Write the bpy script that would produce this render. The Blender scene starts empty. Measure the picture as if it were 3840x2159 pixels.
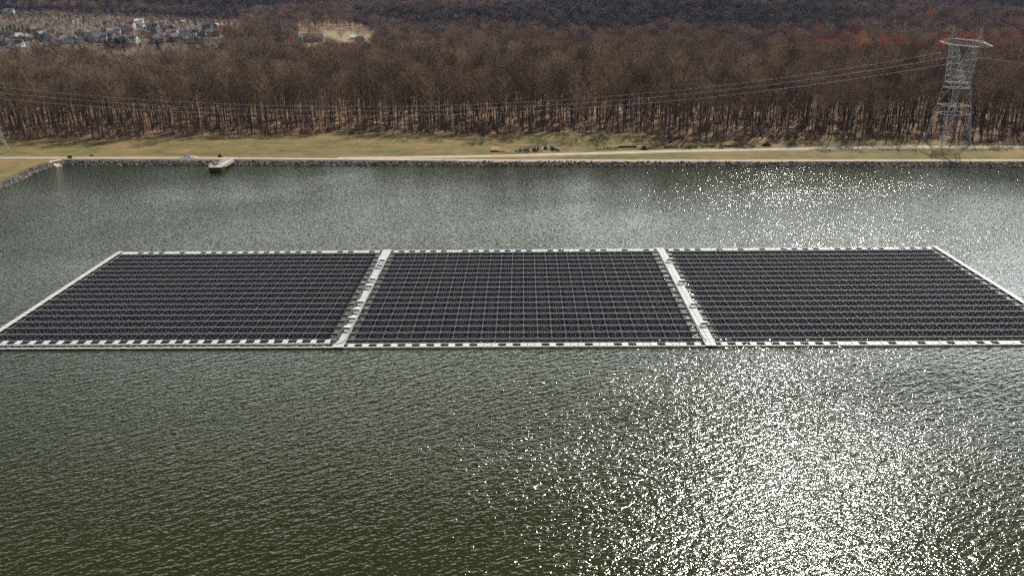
import bpy, math, random
import numpy as np
from mathutils import Matrix, Vector
R = math.radians
random.seed(7)
rng = np.random.default_rng(7)
sc = bpy.context.scene
COL = sc.collection

# ------------------------------------------------------------------ camera
H = 80.0
PITCH, YAW, ROLL = R(20.6), R(-0.95), R(-0.65)
F = np.array([math.sin(YAW)*math.cos(PITCH), math.cos(YAW)*math.cos(PITCH), -math.sin(PITCH)])
R0 = np.array([math.cos(YAW), -math.sin(YAW), 0.0]); U0 = np.cross(R0, F)
RV = R0*math.cos(ROLL)+U0*math.sin(ROLL); UV = -R0*math.sin(ROLL)+U0*math.cos(ROLL)
cam = bpy.data.cameras.new('camera'); cam_o = bpy.data.objects.new('camera', cam); COL.objects.link(cam_o)
cam.sensor_width = 36.0; cam.lens = 36.0*2985/3840; cam.clip_start = 1.0; cam.clip_end = 20000
M4 = Matrix(((RV[0], UV[0], -F[0], 0), (RV[1], UV[1], -F[1], 0), (RV[2], UV[2], -F[2], H), (0, 0, 0, 1)))
cam_o.matrix_world = M4
sc.camera = cam_o
# ------------------------------------------------------------------ sky, sun, exposure
SUN_AZ, SUN_EL = R(27.0), R(45.0)          # azimuth clockwise from +Y
SKY_STRENGTH, CLOUD_BASE, CLOUD_FWD = 0.05, 1.1, 4.9
wd = bpy.data.worlds.new("World"); sc.world = wd; wd.use_nodes = True
wn = wd.node_tree; bg = wn.nodes['Background']
sky = wn.nodes.new('ShaderNodeTexSky'); sky.sky_type = 'NISHITA'; sky.sun_disc = False
sky.sun_elevation = SUN_EL; sky.sun_rotation = SUN_AZ; sky.air_density = 0.8; sky.dust_density = 0.5
# unseen sky clouds, banked low and brightened sunward to light up the far water
def wnode(k, **kw):
    q = wn.nodes.new(k)
    for a, v in kw.items(): setattr(q, a, v)
    return q
def wmath(op, a, b=0.0, clamp=False):
    q = wnode('ShaderNodeMath', operation=op, use_clamp=clamp)
    for k, v in enumerate((a, b)):
        if isinstance(v, (int, float)): q.inputs[k].default_value = v
        else: wn.links.new(v, q.inputs[k])
    return q.outputs[0]
tc = wnode('ShaderNodeTexCoord'); sp = wnode('ShaderNodeSeparateXYZ'); wn.links.new(tc.outputs['Generated'], sp.inputs[0])
den = wmath('ADD', wmath('MAXIMUM', sp.outputs[2], 0.0), .14)
cb = wnode('ShaderNodeCombineXYZ'); wn.links.new(wmath('DIVIDE', sp.outputs[0], den), cb.inputs[0]); wn.links.new(wmath('DIVIDE', sp.outputs[1], den), cb.inputs[1])
nz = wnode('ShaderNodeTexNoise'); nz.inputs['Scale'].default_value = 1.15; nz.inputs['Detail'].default_value = 7; nz.inputs['Roughness'].default_value = .6; wn.links.new(cb.outputs[0], nz.inputs['Vector'])
cov = wmath('MULTIPLY', wmath('SUBTRACT', wmath('ADD', nz.outputs[0], wmath('MULTIPLY', wmath('SUBTRACT', .30, sp.outputs[2]), 3.6)), .47), 7.0, True)
cdot = wmath('ADD', wmath('MULTIPLY', sp.outputs[0], math.sin(SUN_AZ)), wmath('MULTIPLY', sp.outputs[1], math.cos(SUN_AZ)))
lum = wmath('ADD', wmath('MULTIPLY', wmath('POWER', wmath('MAXIMUM', cdot, 0.0), 2.5), CLOUD_FWD), CLOUD_BASE)
lum = wmath('MULTIPLY', lum, wmath('ADD', wmath('MULTIPLY', nz.outputs[0], .8), .55))
cl = wnode('ShaderNodeVectorMath', operation='SCALE'); cl.inputs[0].default_value = (.93, 1.0, .97); wn.links.new(lum, cl.inputs['Scale'])
sk = wnode('ShaderNodeVectorMath', operation='SCALE'); wn.links.new(sky.outputs[0], sk.inputs[0]); sk.inputs['Scale'].default_value = SKY_STRENGTH
mxw = wnode('ShaderNodeMix', data_type='RGBA'); wn.links.new(cov, mxw.inputs[0]); wn.links.new(sk.outputs[0], mxw.inputs[6]); wn.links.new(cl.outputs[0], mxw.inputs[7])
wn.links.new(mxw.outputs[2], bg.inputs[0]); bg.inputs[1].default_value = 1.0
sl = bpy.data.lights.new('sun', 'SUN'); so = bpy.data.objects.new('sun', sl); COL.objects.link(so)
sl.energy = 5.0; sl.angle = R(0.53); sl.color = (1.0, 0.95, 0.87)
SUND = Vector((math.sin(SUN_AZ)*math.cos(SUN_EL), math.cos(SUN_AZ)*math.cos(SUN_EL), math.sin(SUN_EL)))
so.rotation_euler = SUND.to_track_quat('Z', 'Y').to_euler(); so.location = (0, 0, 300)
sc.view_settings.view_transform = 'Standard'; sc.view_settings.look = 'None'
sc.view_settings.exposure = 0.25; sc.view_settings.gamma = 1.0
sc.render.film_transparent = False
cy = sc.cycles
cy.use_denoising = False; cy.max_bounces = 6; cy.diffuse_bounces = 2; cy.glossy_bounces = 2; cy.transmission_bounces = 2
cy.volume_bounces = 0; cy.transparent_max_bounces = 4; cy.sample_clamp_indirect = 4; cy.caustics_reflective = False
cy.caustics_refractive = False

# ------------------------------------------------------------------ helpers
def at(x, y, z=0.0):
    """world point on the level z that the photograph shows at pixel x, y (3840 wide)"""
    d = F + RV*(x-1920)/2985 - UV*(y-1079.5)/2985
    t = (z-H)/d[2]
    return Vector((d[0]*t, d[1]*t, z))

def ray_ground(px, py, d0=400, d1=3300):
    d = F+RV*(px-1920)/2985-UV*(py-1079.5)/2985
    for D in np.arange(d0, d1, 4.0):
        t = D/d[1]
        if H+d[2]*t <= float(height(d[0]*t, D)): break
    return d[0]*t, D

def tag(o, label=None, cat=None, group=None, kind=None):
    if label: o['label'] = label
    if cat: o['category'] = cat
    if group: o['group'] = group
    if kind: o['kind'] = kind
    return o

def empty(name, loc=(0, 0, 0), rz=0.0, label=None, cat=None, group=None):
    o = bpy.data.objects.new(name, None); COL.objects.link(o)
    o.location = loc; o.rotation_euler = (0, 0, rz); o.empty_display_size = 1
    return tag(o, label, cat, group)

class MB:
    def __init__(s): s.v = []; s.f = []; s.m = []; s.n = 0
    def add(s, verts, faces, mi=0):
        b = s.n; s.v.extend(verts); s.n += len(verts)
        s.f.extend([tuple(i+b for i in f) for f in faces]); s.m.extend([mi]*len(faces))
    def box(s, x0, x1, y0, y1, z0, z1, mi=0, b=0.0):
        if b > 0:   # bevelled top edge
            vs = [(x0, y0, z0), (x1, y0, z0), (x1, y1, z0), (x0, y1, z0), (x0, y0, z1-b), (x1, y0, z1-b), (x1, y1, z1-b), (x0, y1, z1-b),
                  (x0+b, y0+b, z1), (x1-b, y0+b, z1), (x1-b, y1-b, z1), (x0+b, y1-b, z1)]
            fs = [(3, 2, 1, 0), (0, 1, 5, 4), (1, 2, 6, 5), (2, 3, 7, 6), (3, 0, 4, 7), (4, 5, 9, 8), (5, 6, 10, 9), (6, 7, 11, 10), (7, 4, 8, 11), (8, 9, 10, 11)]
        else:
            vs = [(x0, y0, z0), (x1, y0, z0), (x1, y1, z0), (x0, y1, z0), (x0, y0, z1), (x1, y0, z1), (x1, y1, z1), (x0, y1, z1)]
            fs = [(3, 2, 1, 0), (0, 1, 5, 4), (1, 2, 6, 5), (2, 3, 7, 6), (3, 0, 4, 7), (4, 5, 6, 7)]
        s.add(vs, fs, mi)
    def tube(s, p, q, r0, r1=None, n=4, mi=0, cap=True):
        p = np.array(p, float); q = np.array(q, float); r1 = r0 if r1 is None else r1
        d = q-p; L = np.linalg.norm(d)
        if L < 1e-6: return
        d /= L; a = np.array([0, 0, 1.0]) if abs(d[2]) < .9 else np.array([1.0, 0, 0])
        u = np.cross(d, a); u /= np.linalg.norm(u); w = np.cross(d, u)
        vs = []
        for c, r in ((p, r0), (q, r1)):
            for k in range(n):
                t = 2*math.pi*(k+.5)/n; vs.append(tuple(c+r*(u*math.cos(t)+w*math.sin(t))))
        fs = [(k, n+k, n+(k+1) % n, (k+1) % n) for k in range(n)]
        if cap: fs += [tuple(range(n)), tuple(reversed(range(n, 2*n)))]
        s.add(vs, fs, mi)
    def path(s, pts, r, n=6, mi=0):
        for a, b in zip(pts[:-1], pts[1:]): s.tube(a, b, r, r, n, mi)
    def mesh(s, name, mats, smooth=False):
        me = bpy.data.meshes.new(name); me.from_pydata(s.v, [], s.f)
        for m in (mats if isinstance(mats, (list, tuple)) else [mats]): me.materials.append(m)
        me.polygons.foreach_set('material_index', s.m)
        if smooth: me.polygons.foreach_set('use_smooth', [True]*len(s.f))
        me.update(); return me
    def build(s, name, mats, parent=None, smooth=False, loc=None):
        return link(name, s.mesh(name, mats, smooth), parent, loc)

def link(name, me, parent=None, loc=None, rz=None):
    o = bpy.data.objects.new(name, me); COL.objects.link(o); o.parent = parent
    if loc is not None: o.location = loc
    if rz is not None: o.rotation_euler = (0, 0, rz)
    return o

class NT:
    """small node-tree helper"""
    def __init__(s, name, rough=0.8):
        s.mat = bpy.data.materials.new(name); s.mat.use_nodes = True; s.t = s.mat.node_tree
        s.b = s.t.nodes['Principled BSDF']; s.b.inputs['Roughness'].default_value = rough
        s.b.inputs['Specular IOR Level'].default_value = 0.3
    def n(s, kind, **kw):
        nd = s.t.nodes.new(kind)
        for k, v in kw.items():
            if k.startswith('_'): setattr(nd, k[1:], v)
            else: nd.inputs[k.replace('__', ' ')].default_value = v
        return nd
    def l(s, a, b): s.t.links.new(a, b)
    def pos(s, scale=(1, 1, 1), rot=(0, 0, 0)):
        g = s.n('ShaderNodeNewGeometry'); m = s.n('ShaderNodeMapping'); m.vector_type = 'TEXTURE'; m.inputs['Scale'].default_value = tuple(1/k for k in scale); m.inputs['Rotation'].default_value = rot
        s.l(g.outputs['Position'], m.inputs['Vector']); return m.outputs[0]
    def noise(s, vec, scale, detail=3, rough=.5, out=0):
        nd = s.n('ShaderNodeTexNoise', Scale=scale, Detail=detail, Roughness=rough); s.l(vec, nd.inputs['Vector']); return nd.outputs[out]
    def ramp(s, fac, stops, interp='LINEAR'):
        r = s.n('ShaderNodeValToRGB'); r.color_ramp.interpolation = interp; e = r.color_ramp.elements
        while len(e) < len(stops): e.new(.5)
        for k, (p, c) in enumerate(stops): e[k].position = p; e[k].color = (*c, 1) if len(c) == 3 else c
        s.l(fac, r.inputs[0]); return r.outputs[0]
    def mix(s, fac, a, b, mode='MIX'):
        m = s.n('ShaderNodeMix'); m.data_type = 'RGBA'; m.blend_type = mode
        for sock, v in ((m.inputs[0], fac), (m.inputs[6], a), (m.inputs[7], b)):
            if isinstance(v, (int, float)): sock.default_value = v
            elif isinstance(v, tuple): sock.default_value = (*v, 1)
            else: s.l(v, sock)
        return m.outputs[2]
    def math(s, op, a, b=0.0, c=0.0, clamp=False):
        m = s.n('ShaderNodeMath'); m.operation = op; m.use_clamp = clamp
        for k, v in enumerate((a, b, c)):
            if isinstance(v, (int, float)): m.inputs[k].default_value = v
            else: s.l(v, m.inputs[k])
        return m.outputs[0]
    def bump(s, h, dist, strength=1.0):
        b = s.n('ShaderNodeBump', Strength=strength, Distance=dist); s.l(h, b.inputs['Height']); s.l(b.outputs[0], s.b.inputs['Normal']); return b
    def col(s, c):
        if isinstance(c, tuple): s.b.inputs['Base Color'].default_value = (*c, 1)
        else: s.l(c, s.b.inputs['Base Color'])
        return s.mat

def plain(name, c, rough=.7, var=.18, scale=3.0, metal=0.0, rnd=0.0):
    n = NT(name, rough); n.b.inputs['Metallic'].default_value = metal
    nz = n.noise(n.pos(), scale, 4, .6)
    f = n.math('MULTIPLY_ADD', nz, 2*var, 1-var)
    if rnd:
        oi = n.n('ShaderNodeObjectInfo'); f = n.math('MULTIPLY', f, n.math('MULTIPLY_ADD', oi.outputs['Random'], 2*rnd, 1-rnd))
    cc = n.n('ShaderNodeVectorMath', _operation='SCALE'); cc.inputs[0].default_value = c; n.l(f, cc.inputs['Scale'])
    return n.col(cc.outputs[0])

def smooth01(t): t = np.clip(t, 0, 1); return t*t*(3-2*t)

# ------------------------------------------------------------------ terrain
def y_shore(x): return 380.0-0.0475*(x+8.0)
def lake_s(x, y):
    """signed distance to the shoreline, positive on land"""
    xl = -229.0-4.0*smooth01((np.asarray(y, float)-338)/40)
    a = xl-x; b = (np.asarray(y, float)-y_shore(x))*.9985
    r = 6.0
    s = np.where((a > -r) & (b > -r), np.hypot(np.maximum(a+r, 0), np.maximum(b+r, 0))-r, np.maximum(a, b))
    return np.maximum.reduce([s, x-820.0+0*s, -190.0-np.asarray(y, float)+0*s])
EDGE = np.array([at(x, y, 2.2)[:2] for x, y in ((-1400, 545), (-400, 536), (0, 527), (300, 522), (530, 519), (700, 513), (950, 503), (1150, 500), (1255, 496), (1290, 480), (1335, 480), (1370, 498), (1500, 503), (1700, 507), (1900, 510), (2180, 513), (2420, 522), (2570, 531), (2850, 529), (3300, 529), (3640, 532), (3840, 535), (4400, 538))])
def y_edge(x): return np.interp(x, EDGE[:, 0], EDGE[:, 1])
def height(x, y):
    x = np.asarray(x, float); y = np.asarray(y, float)
    s = lake_s(x, y)
    h = np.where(s < 0, np.maximum(s*.6, -3.0), np.minimum(s*.5, 1.7))
    land = smooth01((s-24)/40)
    h = h+land*(0.9*np.sin(x*.021+1.0)*np.sin(y*.027+.4)+.5*np.sin(x*.057+y*.041)+.5)
    # old grassy mound behind the road
    h = h+2.2*np.exp(-((x-22)/55)**2-((y-440)/16)**2)
    D = np.hypot(x, y); az = np.arctan2(x, y)
    hill = 20*smooth01((D-1180)/620)+46*smooth01((D-1750)/1650)+26*smooth01((D-2900)/700)
    left = smooth01((-az-.12)/.12)
    hill = hill+left*12*smooth01((D-950)/600)
    wob = smooth01((D-900)/900)*(6*np.sin(x*.0041+.7)*np.cos(y*.0037)+4*np.sin(x*.0093+y*.006))
    return h+np.where(y > 300, hill+wob, 0)
def hgt(x, y): return float(height(x, y))

def ground_mat():
    n = NT('ground_cover', .95); p = n.pos()
    sep = n.n('ShaderNodeSeparateXYZ'); n.l(p, sep.inputs[0])
    big = n.noise(n.pos((1, 1.8, 1)), .035, 4, .6); mid = n.noise(n.pos((1, 2.2, 1)), .16, 4, .65); fine = n.noise(p, 1.6, 3, .7)
    f = n.math('ADD', n.math('MULTIPLY', big, .45), n.math('MULTIPLY', mid, .55))
    grass = n.ramp(f, [(.39, (.055, .068, .010)), (.46, (.13, .112, .022)), (.54, (.21, .145, .045)), (.62, (.30, .185, .08))])
    grass = n.mix(n.math('MULTIPLY', fine, .55), grass, (.12, .10, .045))
    leaf = n.ramp(n.noise(p, .22, 5, .7), [(.35, (.12, .08, .045)), (.5, (.25, .145, .08)), (.62, (.34, .205, .12))])
    att = n.n('ShaderNodeAttribute'); att.attribute_name = 'cover'
    sp = n.n('ShaderNodeSeparateColor'); n.l(att.outputs['Color'], sp.inputs[0])
    wf = n.math('ADD', sp.outputs[0], n.math('MULTIPLY', n.math('SUBTRACT', mid, .5), .9))
    wf = n.ramp(wf, [(.40, (0, 0, 0)), (.60, (1, 1, 1))])
    c = n.mix(wf, grass, leaf)
    field = n.ramp(n.noise(p, .02, 3), [(.4, (.30, .235, .11)), (.6, (.19, .19, .075))])
    c = n.mix(sp.outputs[1], c, field)
    c = n.mix(sp.outputs[2], c, n.ramp(n.noise(p, .8, 4, .7), [(.35, (.05, .042, .033)), (.65, (.12, .10, .075))]))
    n.bump(fine, .12); return n.col(c)

def build_ground():
    xs = np.unique(np.concatenate([np.arange(-2600, -420, 40), np.arange(-420, 460, 3.0), np.arange(460, 2601, 40)]))
    ys = np.unique(np.concatenate([np.arange(-280, 330, 10), np.arange(330, 500, 1.0), np.arange(500, 700, 5), np.arange(700, 3581, 24)]))
    X, Y = np.meshgrid(xs, ys); Z = height(X, Y)
    nx, ny = len(xs), len(ys)
    v = np.stack([X, Y, Z], -1).reshape(-1, 3)
    i = (np.arange(ny-1)[:, None]*nx+np.arange(nx-1)[None]).reshape(-1)
    f = np.stack([i, i+1, i+nx+1, i+nx], 1)
    me = bpy.data.meshes.new('ground'); me.from_pydata(v.tolist(), [], f.tolist())
    S = lake_s(X, Y)
    wood = smooth01((Y-y_edge(X)+2)/9)
    q = X/np.maximum(Y, 1)
    fld = (smooth01((q+.275)/.01)*smooth01((-.175-q)/.01)*smooth01((Y-960)/20)*smooth01((1420-Y)/30)
           + smooth01((q+.70)/.02)*smooth01((-.36-q)/.05)*smooth01((Y-880)/60)*smooth01((1750-Y)/60)*.12)
    vil = smooth01((-.33-q)/.02)*smooth01((Y-900)/60)*smooth01((1760-Y)/60); wood = wood*(1-.4*vil)
    soil = np.where(S < 5.2, smooth01((5.4-S)/1.2), 0)
    ca = me.color_attributes.new('cover', 'FLOAT_COLOR', 'POINT')
    cc = np.stack([wood, np.clip(fld, 0, 1)*np.where(q < -.34, .3, .55), np.clip(soil+.75*vil, 0, 1), np.ones_like(soil)], -1).reshape(-1)
    ca.data.foreach_set('color', cc.astype(np.float32))
    me.materials.append(ground_mat()); me.polygons.foreach_set('use_smooth', [True]*len(f)); me.update()
    tag(link('ground', me), 'grassy bank and leaf-covered forest floor around the reservoir', 'ground', kind='structure')
build_ground()

def ribbon(name, ctr, width, mat, label, lift=.07, off=0.0):
    """road as a strip draped over the ground"""
    pts = [np.array(p[:2], float) for p in ctr]; dense = []
    for a, b in zip(pts[:-1], pts[1:]):
        k = max(2, int(np.linalg.norm(b-a)/2.5)); dense += [a+(b-a)*t/k for t in range(k)]
    dense.append(pts[-1]); dense = np.array(dense)
    ker = np.ones(9)/9; pad = np.pad(dense, ((4, 4), (0, 0)), 'edge')
    dense = np.stack([np.convolve(pad[:, k], ker, 'valid') for k in (0, 1)], 1)
    tg = np.gradient(dense, axis=0); tg /= np.linalg.norm(tg, axis=1)[:, None]; nr = np.stack([-tg[:, 1], tg[:, 0]], 1)
    vs = []; fs = []; m = 5
    for i, (p, nn) in enumerate(zip(dense, nr)):
        wv = width*(1+.08*math.sin(i*.35)+.05*math.sin(i*.9))
        for k in range(m):
            t = (k/(m-1)-.5)*wv+off; q = p+nn*t; vs.append((q[0], q[1], hgt(*q)+lift+.03*(1-abs(k-2)/2)))
    for i in range(len(dense)-1):
        for k in range(m-1): a = i*m+k; fs.append((a, a+1, a+m+1, a+m))
    b = MB(); b.add(vs, fs); return tag(b.build(name, mat, smooth=True), label, 'road', kind='structure')

def gravel_mat(name, c1, c2):
    n = NT(name, .95); p = n.pos()
    c = n.ramp(n.noise(n.pos((.35, 1, 1)), .7, 5, .65), [(.35, c1), (.65, c2)]); n.bump(n.noise(p, 9, 2), .02); return n.col(c)
sand = gravel_mat('pale_gravel', (.34, .275, .20), (.52, .43, .32))
drab = gravel_mat('drab_shoulder', (.15, .12, .085), (.24, .19, .14))
shore_pts = [at(x, y, 1.8) for x, y in ((-600, 597), (0, 592), (180, 592), (300, 592), (700, 592), (1000, 594), (1500, 598), (1900, 601.5), (2400, 602), (3000, 602), (3500, 601.5), (3840, 601), (4600, 600))]
ribbon('shore_road', shore_pts, 3.9, sand, 'pale gravel track running along the top of the rock bank')
up_pts = [at(x, y, 1.9) for x, y in ((1240, 593), (1500, 590.5), (1750, 586.5), (1900, 583.5), (2200, 575.5), (2500, 566.5), (2900, 559.5), (3400, 553.5), (3840, 550), (4600, 546))]
ribbon('road_shoulder', [p-Vector((0, 4.2, 0)) for p in up_pts[3:]], 2.6, drab, 'brown worn verge below the upper gravel road', .05)
ribbon('upper_road', up_pts, 6.0, sand, 'wide pale gravel road branching away behind the grass strip', .10)
ribbon('trackside_bare_earth', [at(x, y, 1.9) for x, y in ((-300, 584), (100, 585), (420, 586), (700, 585), (1000, 585), (1400, 583))], 2.2, drab, 'thin line of bare brown earth beside the gravel track', .03)

# ------------------------------------------------------------------ water
def water_mat():
    n = NT('water_surface', .06); n.b.inputs['IOR'].default_value = 1.333; n.b.inputs['Specular IOR Level'].default_value = .5
    rz = R(30)
    p1 = n.pos((.42, 1, 1), (0, 0, rz)); p2 = n.pos((.55, 1, 1), (0, 0, R(14))); p3 = n.pos((.8, 1, 1), (0, 0, R(48)))
    gust = n.ramp(n.noise(n.pos((.5, 1, 1), (0, 0, R(20))), .012, 3, .55), [(.34, (.5, .5, .5)), (.66, (1.1, 1.1, 1.1))])
    h = n.math('MULTIPLY', n.noise(p1, .85, 2, .45), .28)
    h = n.math('ADD', h, n.math('MULTIPLY', n.noise(p2, 1.9, 1, .5), .18))
    h = n.math('ADD', h, n.math('MULTIPLY', n.noise(p3, 4.2, 1, .5), .042))
    h = n.math('MULTIPLY', h, gust)
    n.bump(h, 1.0)
    n.l(n.math('MULTIPLY', gust, .125), n.b.inputs['Roughness'])
    c = n.ramp(n.noise(n.pos(), .01, 3), [(.3, (.0175, .0200, .0014)), (.7, (.0230, .0245, .0020))])
    return n.col(c)
b = MB(); b.add([(-260, -220, 0), (860, -220, 0), (860, 440, 0), (-260, 440, 0)], [(0, 1, 2, 3)])
tag(b.build('water', water_mat()), 'olive green rippled reservoir water with sun glitter', 'water', kind='structure')

# ------------------------------------------------------------------ materials
M = {}
M['float'] = plain('pale_float_plastic', (.46, .455, .44), .55, .16, 1.2, rnd=.07)
M['row_float'] = plain('row_float_plastic', (.24, .24, .235), .6, .2, 1.2)
M['dark_float_and_gap_shade'] = plain('black_plastic_and_gap_shade', (.008, .008, .009), .9)  # black plastic that also serves as painted shade in the row gaps
M['dark_float_and_gap_shade'].node_tree.nodes['Principled BSDF'].inputs['Specular IOR Level'].default_value = 0.0
M['frame'] = plain('aluminium', (.10, .10, .11), .6, .08)
M['galv'] = plain('galvanised_steel', (.36, .36, .36), .55, .15, metal=.2)
M['white'] = plain('white_sheet', (.72, .73, .73), .45, .05)
M['grey'] = plain('grey_casing', (.30, .31, .32), .5, .1)
M['rubber'] = plain('black_cable_sheath', (.025, .024, .024), .55)
M['brown_cable'] = plain('brown_cable_sheath', (.07, .04, .03), .6)
M['concrete'] = plain('weathered_concrete', (.42, .37, .30), .9, .2, .9)
M['dark_concrete'] = plain('blotchy_dark_concrete', (.035, .032, .030), .8, .5, .5)  # near-black, strongly mottled concrete
M['wire'] = plain('aluminium_wire', (.30, .26, .24), .6)
M['glass_disc'] = plain('dark_insulator', (.02, .018, .018), .3)
M['black'] = plain('black_board', (.012, .012, .012), .7)
M['steel'] = plain('dull_steel_post', (.35, .35, .34), .6)

def panel_mat():
    n = NT('solar_glass', .25); n.b.inputs['IOR'].default_value = 1.45; n.b.inputs['Specular IOR Level'].default_value = .0
    oi = n.n('ShaderNodeObjectInfo'); w = n.n('ShaderNodeTexWhiteNoise'); w.noise_dimensions = '2D'
    g = n.n('ShaderNodeNewGeometry'); sn = n.n('ShaderNodeVectorMath', _operation='SNAP'); sn.inputs[1].default_value = (1.65, 2.0, 9)
    n.l(g.outputs['Position'], sn.inputs[0]); n.l(sn.outputs[0], w.inputs['Vector'])
    c = n.ramp(w.outputs['Value'], [(.0, (.008, .010, .015)), (.5, (.013, .0145, .018)), (1, (.024, .022, .024))])
    return n.col(c)
M['glass'] = panel_mat()

# ------------------------------------------------------------------ floating solar arrays
X0, X1 = -133.9, 133.9
WALKS = [(-46.25, -43.4), (42.95, 45.6)]
BLOCKS = [(X0+1.45, WALKS[0][0]), (WALKS[0][1], WALKS[1][0]), (WALKS[1][1], X1-1.45)]
YW0, PY, NW = 177.1, 3.995, 17
UNIT, PW, PD = 3.455, 1.64, 0.99
TILT = R(5)
def panel_mb(b, cx, ylow_near, z0=.24):
    """one framed panel; ylow_near is the y of its raised edge, nearest the camera"""
    h = PD*math.sin(TILT); yd = PD*math.cos(TILT); x0, x1 = cx-PW/2, cx+PW/2; y0, y1 = ylow_near, ylow_near+yd
    zn, zf = z0+h, z0; t = .035; e = .022
    top = [(x0, y0, zn), (x1, y0, zn), (x1, y1, zf), (x0, y1, zf)]
    inn = [(x0+e, y0+e, zn-h*e/yd), (x1-e, y0+e, zn-h*e/yd), (x1-e, y1-e, zf+h*e/yd), (x0+e, y1-e, zf+h*e/yd)]
    bot = [(p[0], p[1], p[2]-t) for p in top]
    b.add(top+inn+bot, [(0, 1, 5, 4), (1, 2, 6, 5), (2, 3, 7, 6), (3, 0, 4, 7), (8, 9, 1, 0), (9, 10, 2, 1), (10, 11, 3, 2), (11, 8, 0, 3), (11, 10, 9, 8)], 1)
    b.add(inn, [(0, 1, 2, 3)], 0)

pm = MB(); panel_mb(pm, 0, 0); PANEL = pm.mesh('solar_panel', [M['glass'], M['frame']])
BLOCK_INFO = [('left', 'dark solar array west of the walkway that carries the thick black cable bundle', 24),
              ('middle', 'dark solar array lying between the two white float walkways', 24),
              ('right', 'dark solar array running into the sun glitter, east of the tiled double walkway', 24)]
BX = []
for bi, ((bx0, bx1), (nm, lab, nu)) in enumerate(zip(BLOCKS, BLOCK_INFO)):
    nu = int((bx1-bx0-2.4)//UNIT) if bi != 1 else 24
    gap = ((bx1-bx0)-nu*UNIT)/2; ux0 = bx0+gap
    if bi == 0: ux0 = bx0+gap*1.0
    BX.append((bx0, bx1, ux0, nu))
    root = empty('solar_array', ((bx0+bx1)/2, 210, 0), 0, lab, 'solar array', 'solar arrays of the floating plant')
    ox, oy = (bx0+bx1)/2, 210
    rows = []
    if bi > 0: rows.append(YW0-3.995+1.0+1.36-.64)      # the single row in front of the first walkway
    if bi > 0: rows = [YW0-2.24]
    for k in range(NW):
        rows += [YW0+PY*k+.74, YW0+PY*k+2.42]
    cnt = 0; rest = MB()
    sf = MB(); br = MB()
    for r, yn in enumerate(rows):
        for u in range(nu):
            ua = ux0+u*UNIT
            for s in (0, 1):
                cx = ua+UNIT/2+(s-.5)*(PW+.02)
                dz = rng.normal(0, .008)
                if cnt < 100: link('solar_panel', PANEL, root, (cx-ox, yn-oy, dz)); cnt += 1
                else: panel_mb(rest, cx-ox, yn-oy, .24+dz)
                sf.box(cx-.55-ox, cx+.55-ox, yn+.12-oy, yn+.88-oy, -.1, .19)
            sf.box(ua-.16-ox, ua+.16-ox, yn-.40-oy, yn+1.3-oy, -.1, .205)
            sf.box(ua+.17-ox, ua+UNIT-.17-ox, yn-.42-oy, yn+.10-oy, -.1, .10); sf.box(ua+.17-ox, ua+UNIT-.17-ox, yn+.9-oy, yn+1.3-oy, -.1, .10)  # black fill put between the rows to stand in for their shade
            br.box(ua-.035-ox, ua+.035-ox, yn+.02-oy, yn+.98-oy, .205, .27)
            for q in (.33, .68):
                br.box(ua+q*UNIT-.03-ox, ua+q*UNIT+.03-ox, yn-.56-oy, yn+.05-oy, .20, .26)
    o = rest.build('solar_panel', [M['glass'], M['frame']], root); tag(o, kind='stuff')
    tag(sf.build('support_float_and_gap_shade', M['dark_float_and_gap_shade'], root), kind='stuff')
    tag(br.build('bracket', M['row_float'], root), kind='stuff')
    for k in range(NW):
        b = MB(); y = YW0+PY*k
        if bi == 0 and k == 0: y += 0
        b.box(bx0-ox+.06, bx1-ox-.06, y-.06-oy, y+.06-oy, -.05, .24)
        b.box(bx0-ox+.05, ux0-ox-.1, y-.22-oy, y+.22-oy, -.1, .27, 0, .04)
        b.box(ux0+nu*UNIT-ox+.1, bx1-ox-.05, y-.22-oy, y+.22-oy, -.1, .27, 0, .04)
        for u in range(nu):
            a = ux0+u*UNIT
            for (q0, q1, zt) in ((-.29, .31, .30), (.35, .66, .27)):
                b.box(a+q0*UNIT+.02-ox, a+q1*UNIT-.02-ox, y-.15-oy, y+.15-oy, -.1, zt+rng.normal(0, .01), 0, .04)
            b.box(a-.13-ox, a+.13-ox, y-.15-oy, y+.22-oy, .28, .36, 0, .03)
        b.build('row_walkway', M['row_float'], root)

# deck floats of the walkways
DECKS = {}
def deck(root, x0, x1, y0, y1, zt=.36, part='deck_float', mat='float'):
    key = (round(x1-x0, 2), round(y1-y0, 2), mat)
    if key not in DECKS:
        b = MB(); w, d = key[0]/2, key[1]/2; b.box(-w+.02, w-.02, -d+.02, d-.02, -.15, 0, 0, .05)
        DECKS[key] = b.mesh(part, M[mat])
    o = link(part, DECKS[key], root, ((x0+x1)/2-root.location.x, (y0+y1)/2-root.location.y, zt+random.gauss(0, .012)))
    o.rotation_euler = (random.gauss(0, .01), random.gauss(0, .006), random.gauss(0, .003)); o.rotation_euler[2] += 0
    return o
WLAB = ['pale float walkway with inverter racks and a thick black cable down its left side',
        'pale tiled double float walkway with four inverter racks, east of the middle array']
for wi, (a, c) in enumerate(WALKS):
    root = empty('float_walkway', ((a+c)/2, 210, 0), 0, WLAB[wi], 'walkway', 'walkways between the solar arrays')
    y = 172.35; k = 0
    while y < 247.4:
        m = (a+c)/2; L = 1.98
        if wi == 0:
            deck(root, a, c, y, y+L)
        else:
            deck(root, a, m, y, y+L); deck(root, m, c, y, y+L)
        y += L+.02
    b = MB()
    for yy in np.arange(172.3, 247.5, 2.0): b.box(-(c-a)/2, (c-a)/2, yy-210-.12, yy-210+.12, .05, .2)
    b.box(-.1, .1, -37.6, 37.3, -.02, .12)
    b.build('connector_bar', M['dark_float_and_gap_shade'], root)
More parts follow.
